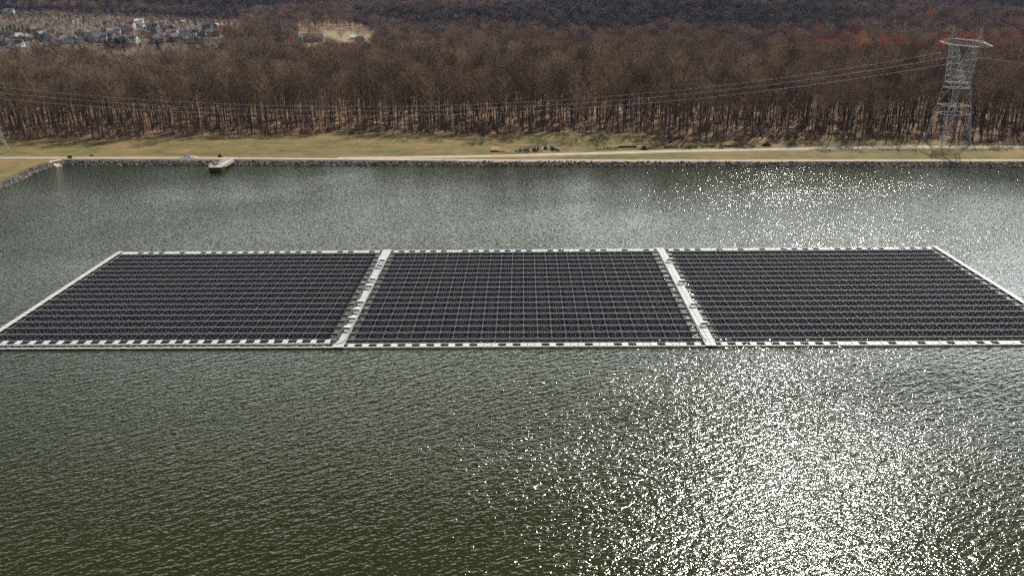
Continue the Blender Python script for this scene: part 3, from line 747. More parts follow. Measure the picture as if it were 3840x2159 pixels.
# thin to an even cover
order = rng.permutation(len(xs)); taken = {}; keep = []
for i in order:
    key = (int(xs[i]//.62), int(ys[i]//.62))
    if key in taken: continue
    taken[key] = 1; keep.append(i)
keep = np.array(keep)
keep = keep[~((np.abs(xs[keep]+232.3) < 3.6) & (np.abs(ys[keep]-391.3) < 3.4) & ((xs[keep]+236.2)*.55+(ys[keep]-390.4)*-1.0 < 3))]
dist = np.hypot(xs[keep], ys[keep]); keep = keep[np.argsort(dist)]
for j, i in enumerate(keep[:300]):
    z = hgt(xs[i], ys[i])
    o = link('rock', ROCKS[j % 8], None, (xs[i], ys[i], z+.18)); o.rotation_euler = (rng.uniform(-.5, .5), rng.uniform(-.5, .5), rng.uniform(0, 6.28)); s = rng.uniform(.6, 1.3); o.scale = (s, s, s)
    tag(o, 'jagged grey-brown rock in the bank at the near left corner of the water', 'rock', 'rocks heaped along the left corner bank')
ROCK_SRC = [o for o in COL.objects if o.name.startswith('rock')][:8]

# ------------------------------------------------------------------ scattering (one object, instances of things already built)
def scatter(name, P, rot, scl, idx, sources, label, cat=None):
    me = bpy.data.meshes.new(name); me.from_pydata([tuple(p) for p in P], [], [])
    a = me.attributes.new('pick', 'INT', 'POINT'); a.data.foreach_set('value', np.array(idx, np.int32))
    a = me.attributes.new('turn', 'FLOAT_VECTOR', 'POINT'); a.data.foreach_set('vector', np.array(rot, np.float32).reshape(-1))
    a = me.attributes.new('size', 'FLOAT_VECTOR', 'POINT'); a.data.foreach_set('vector', np.array(scl, np.float32).reshape(-1))
    o = link(name, me); tag(o, label, cat, kind='stuff')
    ng = bpy.data.node_groups.new(name, 'GeometryNodeTree')
    ng.interface.new_socket('Geometry', in_out='INPUT', socket_type='NodeSocketGeometry'); ng.interface.new_socket('Geometry', in_out='OUTPUT', socket_type='NodeSocketGeometry')
    N = ng.nodes; gi = N.new('NodeGroupInput'); go = N.new('NodeGroupOutput'); J = N.new('GeometryNodeJoinGeometry')
    def attr(nm, t):
        q = N.new('GeometryNodeInputNamedAttribute'); q.data_type = t; q.inputs['Name'].default_value = nm
        return q.outputs[0]
    ap, at_, as_ = attr('pick', 'INT'), attr('turn', 'FLOAT_VECTOR'), attr('size', 'FLOAT_VECTOR')
    e2r = N.new('FunctionNodeEulerToRotation'); ng.links.new(at_, e2r.inputs[0])
    for k, src in enumerate(sources):
        src = src if isinstance(src, (list, tuple)) else [src]
        cmp = N.new('FunctionNodeCompare'); cmp.data_type = 'INT'; cmp.operation = 'EQUAL'; ng.links.new(ap, cmp.inputs['A'] if False else cmp.inputs[2]); cmp.inputs[3].default_value = k
        iop = N.new('GeometryNodeInstanceOnPoints'); ng.links.new(gi.outputs[0], iop.inputs['Points']); ng.links.new(cmp.outputs[0], iop.inputs['Selection'])
        ng.links.new(e2r.outputs[0], iop.inputs['Rotation']); ng.links.new(as_, iop.inputs['Scale'])
        if len(src) == 1:
            oi = N.new('GeometryNodeObjectInfo'); oi.inputs[0].default_value = src[0]; ng.links.new(oi.outputs['Geometry'], iop.inputs['Instance'])
        else:
            j2 = N.new('GeometryNodeJoinGeometry')
            for s_ in src: oi = N.new('GeometryNodeObjectInfo'); oi.inputs[0].default_value = s_; ng.links.new(oi.outputs['Geometry'], j2.inputs[0])
            ng.links.new(j2.outputs[0], iop.inputs['Instance'])
        ng.links.new(iop.outputs[0], J.inputs[0])
    ng.links.new(J.outputs[0], go.inputs[0])
    md = o.modifiers.new('scatter', 'NODES'); md.node_group = ng
    return o
kk = keep[300:]
n = len(kk); zz = height(xs[kk], ys[kk])
s = rng.uniform(.5, 1.2, (n, 1))*np.ones((1, 3))
scatter('riprap', np.stack([xs[kk], ys[kk], zz+.15], 1), rng.uniform(-.6, .6, (n, 3))+np.stack([np.zeros(n), np.zeros(n), rng.uniform(0, 6.28, n)], 1), s, rng.integers(0, 8, n), ROCK_SRC, 'band of broken grey rocks lining the far shore of the reservoir', 'riprap')

# ------------------------------------------------------------------ trees
bark = plain('bark', (.10, .075, .058), .95, .3, 1.0, rnd=.3)
bark_pale = plain('pale_bark', (.26, .235, .20), .95, .3, 1.0, rnd=.2)
def twig_mat(name, c, c2, rnd=.35):
    n = NT(name, .95); n.b.inputs['Specular IOR Level'].default_value = .0
    oi = n.n('ShaderNodeObjectInfo'); w = n.n('ShaderNodeTexWhiteNoise'); w.noise_dimensions = '1D'; n.l(oi.outputs['Random'], w.inputs['W'])
    f = n.math('MULTIPLY_ADD', oi.outputs['Random'], 2*rnd, 1-rnd); cc = n.mix(w.outputs['Value'], c, c2)
    v = n.n('ShaderNodeVectorMath', _operation='SCALE'); n.l(cc, v.inputs[0]); n.l(f, v.inputs['Scale']); return n.col(v.outputs[0])
twig = twig_mat('bare_twigs', (.22, .148, .09), (.245, .185, .13), .6)
twig_far = twig_mat('bare_twigs_far', (.205, .135, .085), (.23, .18, .135), .6)
twig_red = twig_mat('red_budded_twigs', (.46, .115, .06), (.47, .23, .115), .35)
twig_rust = twig_mat('rusty_twigs', (.30, .13, .06), (.22, .13, .075), .3)
needle = twig_mat('dark_needles', (.022, .045, .018), (.03, .05, .02), .3)
grassy = twig_mat('dry_shrub', (.28, .20, .13), (.20, .15, .10))

def tree_parts(seed, Ht=31., crown0=.48, spread=6.5, nl=13, n2=5, ntw=17, tw=.05, tl=1.5, rt=.27, lean=.0):
    """bare deciduous tree: (trunk with limbs, crown of branches and twigs)"""
    rr = random.Random(seed); T = MB(); C = MB()
    zs = [0, .12, .3, .5, .68, .84, .96]; cx = cy2 = 0.0; P = []
    for k, t in enumerate(zs):
        P.append(np.array([cx, cy2, t*Ht])); cx += rr.gauss(lean, .32); cy2 += rr.gauss(0, .32)
    def rad(t): return rt*(1-t)**.75+.05
    for a, c, ta, tb in zip(P[:-1], P[1:], zs[:-1], zs[1:]): T.tube(a, c, rad(ta)*(1.5 if ta == 0 else 1), rad(tb), 6, cap=False)
    def onp(t):
        for a, c, ta, tb in zip(P[:-1], P[1:], zs[:-1], zs[1:]):
            if t <= tb: return a+(c-a)*(t-ta)/(tb-ta)
        return P[-1]
    ends = []
    for i in range(nl):
        t = crown0+(1-crown0)*(i+.5)/nl*.93+rr.uniform(-.03, .03); o = onp(t); az = i*2.4+rr.uniform(-.4, .4)
        prof = math.sin(math.pi*min(1, max(.12, (t-crown0+.18)/(1-crown0+.2))))**.7
        L = spread*prof*rr.uniform(.8, 1.15)*1.25; up = rr.uniform(.7, 1.25)
        d = np.array([math.cos(az), math.sin(az), up]); d /= np.linalg.norm(d)
        e1 = o+d*L*.5; d2 = d+np.array([0, 0, .35]); d2 /= np.linalg.norm(d2); e2 = e1+d2*L*.55
        r0 = .13*(1-t)+.05; T.tube(o, e1, r0, r0*.7, 4, cap=False); T.tube(e1, e2, r0*.7, .03, 3, cap=False)
        ends += [(o+(e1-o)*.5, d, L), (e1, d2, L), (e1+(e2-e1)*.5, d2, L), (e2, d2, L)]
    ends.append((P[-1], np.array([0, 0, 1.]), 3))
    for (o, d, L) in ends:
        for j in range(n2):
            dd = d*.8+np.array([rr.gauss(0, .75), rr.gauss(0, .75), rr.gauss(.35, .45)]); dd /= np.linalg.norm(dd); l = rr.uniform(1.6, 3.6); e = o+dd*l
            C.tube(o, e, .045, .02, 3, cap=False)
            for m in range(max(1, ntw//n2)):
                s0 = o+(e-o)*rr.uniform(.2, 1.0); q = dd*.7+np.array([rr.gauss(0, .6), rr.gauss(0, .6), rr.gauss(.3, .5)]); q /= np.linalg.norm(q); l2 = tl*rr.uniform(.5, 1.4)
                sd = np.cross(q, [rr.gauss(0, 1), rr.gauss(0, 1), rr.gauss(0, 1)]); sd /= max(1e-6, np.linalg.norm(sd)); wv = sd*tw*rr.uniform(.6, 1.3)
                C.add([tuple(s0-wv*.5), tuple(s0+wv*.5), tuple(s0+q*l2)], [(0, 1, 2)])
    return T, C
def far_tree(seed, Ht=26., rad=5.5, n=430, tw=.18, tl=2.2, c0=.38):
    rr = random.Random(seed); C = MB(); lob = [(np.array([rr.uniform(-.5, .5)*rad, rr.uniform(-.5, .5)*rad, Ht*rr.uniform(.58, .80)]), rad*rr.uniform(.45, .8)) for _ in range(6)]
    for i in range(n):
        o, r = rr.choice(lob); v = np.array([rr.gauss(0, 1), rr.gauss(0, 1), rr.gauss(.25, 1)]); v /= np.linalg.norm(v)
        p = o+v*r*rr.uniform(.45, 1)*np.array([1, 1, 1.15]); q = v*.5+np.array([rr.gauss(0, .4), rr.gauss(0, .4), .6]); q /= np.linalg.norm(q); l = tl*rr.uniform(.6, 1.3)
        sd = np.cross(q, [rr.gauss(0, 1), rr.gauss(0, 1), rr.gauss(0, 1)]); sd /= max(1e-6, np.linalg.norm(sd)); wv = sd*tw*rr.uniform(.6, 1.4)
        C.add([tuple(p-wv*.5), tuple(p+wv*.5), tuple(p+q*l)], [(0, 1, 2)])
    C.tube((0, 0, 0), (0, 0, Ht*.7), .3, .12, 3, 1, cap=False)
    for o, r in lob: C.tube((0, 0, Ht*.4), tuple(o), .12, .05, 3, 1, cap=False)
    return C
def conifer(seed, Ht=16., n=900, wide=3.6):
    rr = random.Random(seed); T = MB(); C = MB(); T.tube((0, 0, 0), (0, 0, Ht*.97), .22, .04, 6, cap=False)
    for i in range(n):
        t = rr.random()**1.2; z = Ht*(.08+.9*t); rmax = wide*(1-t)**.85+.3; a = rr.uniform(0, 6.28); r = rmax*rr.uniform(.35, 1)*(1+.18*math.sin(a*3+seed)+.1*math.sin(z*2.3))
        p = np.array([r*math.cos(a), r*math.sin(a), z-.25*r]); q = np.array([math.cos(a), math.sin(a), rr.uniform(-.4, .3)]); sd = np.cross(q, [rr.gauss(0, 1), rr.gauss(0, 1), rr.gauss(0, 1)]); sd /= np.linalg.norm(sd); wv = sd*rr.uniform(.25, .55)
        C.add([tuple(p-wv), tuple(p+wv), tuple(p+q*rr.uniform(.5, 1.1))], [(0, 1, 2)])
    return T, C
NEAR = []
for k, kw in enumerate((dict(Ht=31), dict(Ht=33, spread=7.5, nl=15), dict(Ht=28, spread=5.2, nl=12, crown0=.5), dict(Ht=30, crown0=.38, spread=7.8), dict(Ht=26, spread=4.6, crown0=.48, rt=.22), dict(Ht=32, crown0=.55, spread=6, lean=.3), dict(Ht=22, spread=3.6, nl=9, crown0=.45, rt=.14))):
    T, C = tree_parts(100+k, **kw); NEAR.append((T.mesh('trunk', bark, True), C.mesh('crown', twig)))
T, C = tree_parts(120, Ht=29, spread=7, ntw=8, n2=4); SNAG = (T.mesh('trunk', bark_pale, True), C.mesh('crown', bark_pale))
T, C = tree_parts(121, Ht=24, spread=6, ntw=22); RUSTT = (T.mesh('trunk', bark, True), C.mesh('crown', twig_rust))
T, C = tree_parts(122, Ht=24, spread=6.2, ntw=26, tw=.08); REDT = (T.mesh('trunk', bark, True), C.mesh('crown', twig_red))
FARM = [far_tree(200+k, Ht=h, rad=r).mesh('far_tree', [twig_far, bark]) for k, (h, r) in enumerate(((27, 7.0), (25, 6.2), (28, 7.6), (23, 6.6), (26, 5.6)))]
FARR = [far_tree(210+k, Ht=24, rad=7, n=480).mesh('far_red_tree', [m, bark]) for k, m in enumerate((twig_red, twig_red, twig_rust))]
T, C = conifer(5); CON = (T.mesh('trunk', bark, True), C.mesh('crown', needle))

def plant(name, parts, x, y, s, rz, label, cat, group=None, zs=1.0):
    root = empty(name, (x, y, hgt(x, y)-.1), rz, label, cat, group); root.scale = (s, s, s*zs)
    o1 = link('trunk', parts[0], root); o2 = link('crown', parts[1], root); return root, o1, o2

# sites of the wood, on a jittered grid that gets coarser with distance
def sites(y0, y1, sp, qmin=-.74, qmax=.74):
    out = []
    for y in np.arange(y0, y1, sp):
        xr = np.arange(qmin*(y+60), qmax*(y+60), sp)
        out.append(np.stack([xr+rng.uniform(-.48, .48, len(xr))*sp, np.full(len(xr), y)+rng.uniform(-.48, .48, len(xr))*sp], 1))
    return np.concatenate(out)
A = sites(420, 520, 7.3); ye = y_edge(A[:, 0]); A = A[A[:, 1] > ye+1.0]
dd = A[:, 1]-y_edge(A[:, 0]); A = A[np.argsort(dd)]
inview = np.abs(A[:, 0]-0)/A[:, 1] < .66
front = A[inview][:296]; rest_near = np.concatenate([A[inview][296:], A[~inview]])
# keep the pylon clear
def clear(P): return P[~((np.abs(P[:, 0]-222) < 10) & (P[:, 1] < 436))]
front, rest_near = clear(front), clear(rest_near)
NEAR_OBJ = [None]*7; tr = random.Random(11)
LAND = [(-262, 'behind the far left pylon foot'), (-225, 'behind the steel marker post'), (-190, 'behind the notice board'), (-160, 'behind the gravel heap'), (-128, 'behind the pier'), (-100, 'just left of the grassy notch'), (-82, 'around the grassy notch'), (-58, 'just right of the grassy notch'), (-30, 'left of the orange pipes'), (-8, 'behind the orange pipes'), (22, 'behind the felled logs'), (48, 'at the crest of the grassy mound'), (75, 'behind the bleached timber'), (100, 'behind the black ring stacks'), (125, 'behind the rust-red beams'), (150, 'behind the low dark heap'), (180, 'between the dark heap and the pylon'), (206, 'just left of the pylon legs'), (240, 'behind the pylon legs'), (9999, 'at the right edge beyond the pylon')]
TL_ = {0: 'tall bare brown tree standing at the edge of the woods behind the grass', 5: 'tall bare leaning tree at the edge of the woods behind the grass', 6: 'slender young bare tree at the edge of the woods behind the grass'}
for j, (x, y) in enumerate(front):
    k = tr.choices(range(7), weights=(4, 3, 3, 3, 3, 2, 5))[0] if j > 6 else j
    place = [p for lim, p in LAND if x < lim][0]; rowd = y-y_edge(x)
    lab = ('front-row ' if rowd < 9 else 'second-row ' if rowd < 17 else 'set-back ')+{5: 'leaning bare tree ', 6: 'slender young bare tree ', 1: 'broad-crowned bare tree ', 3: 'wide bare tree ', 4: 'narrow bare tree ', 2: 'high-crowned bare tree '}.get(k, 'tall bare brown tree ')+place
    r_, a1, a2 = plant('bare_tree', NEAR[k], x, y, tr.uniform(.74, 1.06), tr.uniform(0, 6.28), lab, 'tree', {5: 'leaning bare trees along the edge of the woods', 6: 'slender bare trees along the edge of the woods'}.get(k, 'tall bare trees along the edge of the woods'))
    if NEAR_OBJ[k] is None: NEAR_OBJ[k] = [a1, a2]
def place_special(parts, px, py, z, s, name, label, cat='tree'):
    x, y = at(px, py, z)[:2]; return plant(name, parts, x, y, s, tr.uniform(0, 6.28), label, cat)
sn = place_special(SNAG, 112, 440, 2.5, 1.0, 'dead_tree', 'pale dead tree with bare whitish limbs above the far left woods')
rs = place_special(RUSTT, 1180, 430, 2.5, 1.1, 'rusty_tree', 'rust-tinged bare tree standing out among brown trees, left of the grassy notch')
rd = place_special(REDT, 3620, 330, 2.5, 1.1, 'red_maple', 'red-budded maple at the near side of the red trees behind the pylon')
cn = {}
for px, py, s, lab in ((1712, 150, .9, 'single dark conifer poking out of the bare woods near the centre'), (985, 178, 1.0, 'dark conifer left of the big tan-roofed house'), (592, 176, .75, 'small dark conifer before the lowest grey roofs of the village'),
                       (1143, 62, .95, 'dark conifer rising alone beyond the yellow field'), (1000, 176, .8, 'smaller dark conifer touching the one left of the tan-roofed house')):
    vx, vy = ray_ground(px, py+10, 600); r_ = plant('conifer', CON, vx, vy, s, tr.uniform(0, 6), lab, 'tree', 'dark conifers among the bare woods'); cn[lab] = r_
con_src = [list(cn.values())[0][1], list(cn.values())[0][2]]
# two evergreen clumps in the shaded hill and one before the village, every tree its own
for cxp, cyp, nn, wpx, lab in ((435, 184, 9, 38, 'one of the dense dark conifers clumped before the village'), (2345, 84, 4, 24, 'one of the green conifers clumped on the shaded hillside'), (45, 132, 7, 45, 'one of the dark conifers in a row beside the far village lawn')):
    for i in range(nn):
        px = cxp+(i/(nn-1)-.5)*2*wpx; py = cyp+tr.uniform(-4, 3)
        vx, vy = ray_ground(px, py, 600); plant('conifer', CON, vx, vy, tr.uniform(.6, .95), tr.uniform(0, 6), lab, 'tree', lab.replace('one of the ', ''), 1.0)

# far trees that stand alone as things and serve as the pattern for the mass
FAR_OBJ = []
for k, me in enumerate(FARM):
    x, y = -60+40*k, 800+17*k; o = link('bare_tree', me, None, (x, y, hgt(x, y)-.2)); tag(o, 'greyish bare treetop in the middle distance of the wood', 'tree', 'bare treetops in the middle distance'); FAR_OBJ.append(o)
RED_OBJ = []
for k, me in enumerate(FARR):
    x, y = 345+42*k, 835+9*k; o = link('red_maple', me, None, (x, y, hgt(x, y)-.2)); tag(o, ['crimson budded treetop in the red band behind the pylon', 'crimson budded treetop in the red band behind the pylon', 'rust-orange treetop in the red band behind the pylon'][k], 'tree', 'coloured treetops in the band behind the pylon'); RED_OBJ.append(o)

def mass(name, P, picks, sources, smin, smax, label, cat='woods', zs=None):
    n = len(P); z = height(P[:, 0], P[:, 1])-.3; s = rng.uniform(smin, smax, n); S3 = np.stack([s*rng.uniform(.9, 1.15, n), s*rng.uniform(.9, 1.15, n), s], 1)
    rot = np.stack([rng.normal(0, .03, n), rng.normal(0, .03, n), rng.uniform(0, 6.28, n)], 1)
    return scatter(name, np.stack([P[:, 0], P[:, 1], z], 1), rot, S3, picks, sources, label, cat)
B2_ = sites(520, 680, 8.6); B2_ = B2_[B2_[:, 1] > y_edge(B2_[:, 0])+1]
N1 = np.concatenate([rest_near, B2_])
pk = rng.choice([0, 1, 2, 3, 4, 5, 6, 7], len(N1), p=[.18, .15, .14, .15, .12, .1, .13, .03])
mass('near_woods', N1, pk, [NEAR_OBJ[k] for k in range(7)]+[[rs[1], rs[2]]], .7, 1.15, 'dense bare brown deciduous woods behind the front row of trees')
def village(P):
    q = P[:, 0]/P[:, 1]; D = P[:, 1]
    lo = 850+60*np.sin(q*30)+np.where(q > -.36, 330, 0)
    v = (q < -.335) & (D > lo) & (D < 1720)
    f = (q > -.272) & (q < -.178) & (D > 985) & (D < 1400)
    return v, f
Cc = np.concatenate([sites(680, 1180, 11.6), sites(1180, 1900, 12.0), sites(1900, 3450, 14.0)])
v, f = village(Cc); u = rng.uniform(0, 1, len(Cc))
Cc = Cc[(~v | (u < .9)) & (~f | (u < .03))]
q = Cc[:, 0]/Cc[:, 1]; D = Cc[:, 1]
band = smooth01((q-.27)/.12)*np.exp(-((D-(870+40*np.sin(q*22)))/165)**4)*.62
patch = (np.sin(Cc[:, 0]*.013+1.3)*np.sin(Cc[:, 1]*.011+.5) > .8)*.30
redp = np.clip(band+patch*.35+.018, 0, .9)
uu = rng.uniform(0, 1, len(Cc)); pk = rng.integers(0, 5, len(Cc))
isred = uu < redp; pk[isred] = np.where(band[isred] > .15, rng.choice([5, 6, 7], isred.sum(), p=[.3, .25, .45]), rng.choice([5, 7, 7], isred.sum()))
vv, _ = village(Cc); sm = np.where(vv, .45, 1.0)
pk[(rng.uniform(0, 1, len(Cc)) < np.where(vv, .07, .004))] = 8
n = len(Cc); s = rng.uniform(.64, 1.22, n)*sm*np.where(D > 1900, 1.22, 1); z = height(Cc[:, 0], Cc[:, 1])-.3
scatter('far_woods', np.stack([Cc[:, 0], Cc[:, 1], z], 1), np.stack([rng.normal(0, .03, n), rng.normal(0, .03, n), rng.uniform(0, 6.28, n)], 1),
        np.stack([s*rng.uniform(.95, 1.3, n), s*rng.uniform(.95, 1.3, n), s], 1), pk, FAR_OBJ+RED_OBJ+[con_src], 'bare brown woods rolling back over low hills to the skyline', 'woods')
print('far trees', n, 'near', len(N1))

# undergrowth: saplings and brush along the edge
def brush(seed, h=3.5, n=60, w=1.6):
    rr = random.Random(seed); b = MB()
    for i in range(n):
        a = rr.uniform(0, 6.28); r = w*rr.random()**.5; p = np.array([r*math.cos(a), r*math.sin(a), 0]); q = np.array([rr.gauss(0, .3), rr.gauss(0, .3), 1]); l = h*rr.uniform(.4, 1)
        e = p+q*l; m = p+q*l*.5; b.tube(p, e, .03, .01, 3, cap=False)
        for j in range(4):
            d = np.array([rr.gauss(0, .7), rr.gauss(0, .7), .6]); wv = np.array([rr.gauss(0, .04), rr.gauss(0, .04), 0]); b.add([tuple(m-wv), tuple(m+wv), tuple(m+d*rr.uniform(.5, 1.2))], [(0, 1, 2)])
    return b
SH = [brush(k).mesh('shrub', grassy) for k in range(3)]
SHO = []
for k, (px, py, s, lab) in enumerate(((1975, 567, .9, 'dry leafless shrub growing among the felled logs'), (2490, 541, 1.2, 'grey leafless shrub beside the black covered heap'), (2705, 552, 1.1, 'grey leafless shrub at the left end of the rust-red beams'), (1950, 568, .7, 'low dry shrub between the slim pipes and the logs'), (2010, 566, .8, 'dry shrub behind the dark logs'), (1320, 505, 1.5, 'tangled dry shrub at the right side of the grassy notch'))):
    x, y = at(px, py, 2.2)[:2]; o = link('shrub', SH[k % 3], None, (x, y, hgt(x, y)), k*1.0); o.scale = (s, s, s); tag(o, lab, 'shrub', 'leafless shrubs on the grass'); SHO.append(o)
x = rng.uniform(-360, 400, 650); off = rng.exponential(24, 650)-1.0; y = y_edge(x)+off
P = clear(np.stack([x, y], 1)); n = len(P); s = rng.uniform(.3, 1.25, n)
scatter('undergrowth', np.stack([P[:, 0], P[:, 1], height(P[:, 0], P[:, 1])-.1], 1), np.stack([0*s, 0*s, rng.uniform(0, 6.28, n)], 1), np.stack([s, s, s*rng.uniform(.5, 1.6, n)], 1), rng.integers(0, 3, n), SHO[:3], 'brown brush and saplings on the floor of the woods', 'undergrowth')
def sapling(seed):
    rr = random.Random(seed); b = MB(); h = 12; b.tube((0, 0, 0), (rr.gauss(0, .4), rr.gauss(0, .4), h), .065, .02, 4, cap=False)
    for i in range(50):
        z = h*rr.uniform(.4, 1); d = np.array([rr.gauss(0, 1), rr.gauss(0, 1), 1.2]); d /= np.linalg.norm(d); wv = np.array([rr.gauss(0, .04), rr.gauss(0, .04), 0]); b.add([(-wv[0], -wv[1], z), (wv[0], wv[1], z), tuple(np.array([0, 0, z])+d*rr.uniform(.8, 2.2))], [(0, 1, 2)])
    return b
SAPO = []
for k, (px, py) in enumerate(((640, 514), (2260, 514))):
    x, y = at(px, py, 2.2)[:2]; o = link('sapling', sapling(k).mesh('sapling', bark), None, (x, y, hgt(x, y))); tag(o, ('thin sapling standing before the woods left of the pier', 'thin sapling on the crest of the grassy mound')[k], 'sapling', 'thin saplings before the woods'); SAPO.append(o)
x = rng.uniform(-360, 400, 2400); y = y_edge(x)+rng.exponential(34, 2400); P = clear(np.stack([x, y], 1)); n = len(P); s = rng.uniform(.5, 1.3, n)
scatter('sapling_thicket', np.stack([P[:, 0], P[:, 1], height(P[:, 0], P[:, 1])-.1], 1), np.stack([rng.normal(0, .06, n), rng.normal(0, .06, n), rng.uniform(0, 6.28, n)], 1), np.stack([s, s, s], 1), rng.integers(0, 2, n), SAPO, 'thicket of thin saplings under the front trees', 'undergrowth')

# ------------------------------------------------------------------ village
WALLC = {'white': (.74, .74, .70), 'cream': (.50, .43, .32), 'grey': (.22, .225, .23), 'tan': (.26, .20, .15), 'red-brown': (.26, .15, .11), 'blue': (.10, .17, .26), 'pale grey': (.50, .51, .51)}
ROOFC = {'dark grey': (.085, .088, .095), 'brown': (.14, .105, .08), 'grey': (.16, .16, .165), 'light grey': (.28, .28, .27), 'tan': (.26, .20, .15), 'white': (.7, .7, .68)}
WM = {k: plain('siding_'+k.replace(' ', '_'), c, .8, .08, .5) for k, c in WALLC.items()}
RM = {k: plain('shingles_'+k.replace(' ', '_'), c, .9, .15, .7) for k, c in ROOFC.items()}
PANE = plain('window_glass', (.03, .035, .045), .2)
def house(x, y, w, d, h, rh, rz, wall, roof, label, hip=False, wing=True, group='houses of the village'):
    root = empty('house', (x, y, hgt(x, y)-.3), rz, label, 'house', group); W, Rf = WM[wall], RM[roof]
    def body(x0, x1, y0, y1, h):
        b = MB(); b.box(x0, x1, y0, y1, 0, h)
        if not hip:
            ym = (y0+y1)/2; b.add([(x0, y0, h), (x0, y1, h), (x0, ym, h+rh-.05)], [(0, 2, 1)]); b.add([(x1, y0, h), (x1, y1, h), (x1, ym, h+rh-.05)], [(0, 1, 2)])
        b.build('wall', W, root)
        b = MB(); e = .5; ym = (y0+y1)/2; i = (x1-x0)*.25 if hip else -e; z0 = h-.12
        A = [(x0-e, y0-e, z0), (x1+e, y0-e, z0), (x1+e, y1+e, z0), (x0-e, y1+e, z0), (x0+i, ym, h+rh), (x1-i, ym, h+rh)]
        lowz = [(p[0], p[1], p[2]-.2) for p in A[:4]]
        b.add(A+lowz, [(0, 1, 5, 4), (2, 3, 4, 5), (1, 2, 5), (3, 0, 4), (6, 7, 1, 0), (7, 8, 2, 1), (8, 9, 3, 2), (9, 6, 0, 3), (9, 8, 7, 6)] if hip else [(0, 1, 5, 4), (2, 3, 4, 5), (6, 7, 1, 0), (8, 9, 3, 2)])
        return b.build('roof', Rf, root)
    rf = body(-w/2, w/2, -d/2, d/2, h)
    if wing: body(w*.12, w*.12+w*.36, -d/2-3.2, -d/2-.02, h*.92)
    b = MB(); b.box(-w*.28-.45, -w*.28+.45, -.4+d*.12, .4+d*.12, h+.2, h+rh+1.1); b.build('chimney', WM['red-brown'], rf)
    nwin = max(2, int(w/3.4))
    for lv in ((1.0, 2.4), (4.0, 5.3)):
        if lv[1] > h: continue
        for k in range(nwin):
            cx = -w/2+w*(k+.5)/nwin
            if wing and w*.1 < cx < w*.5: continue
            b = MB(); b.box(cx-.6, cx+.6, -d/2-.04, -d/2+.02, lv[0], lv[1]); b.build('window', PANE, root)
    b = MB(); b.box(-.5, .5, -d/2-.06, -d/2+.02, 0, 2.1); b.build('door', WM['tan'], root)
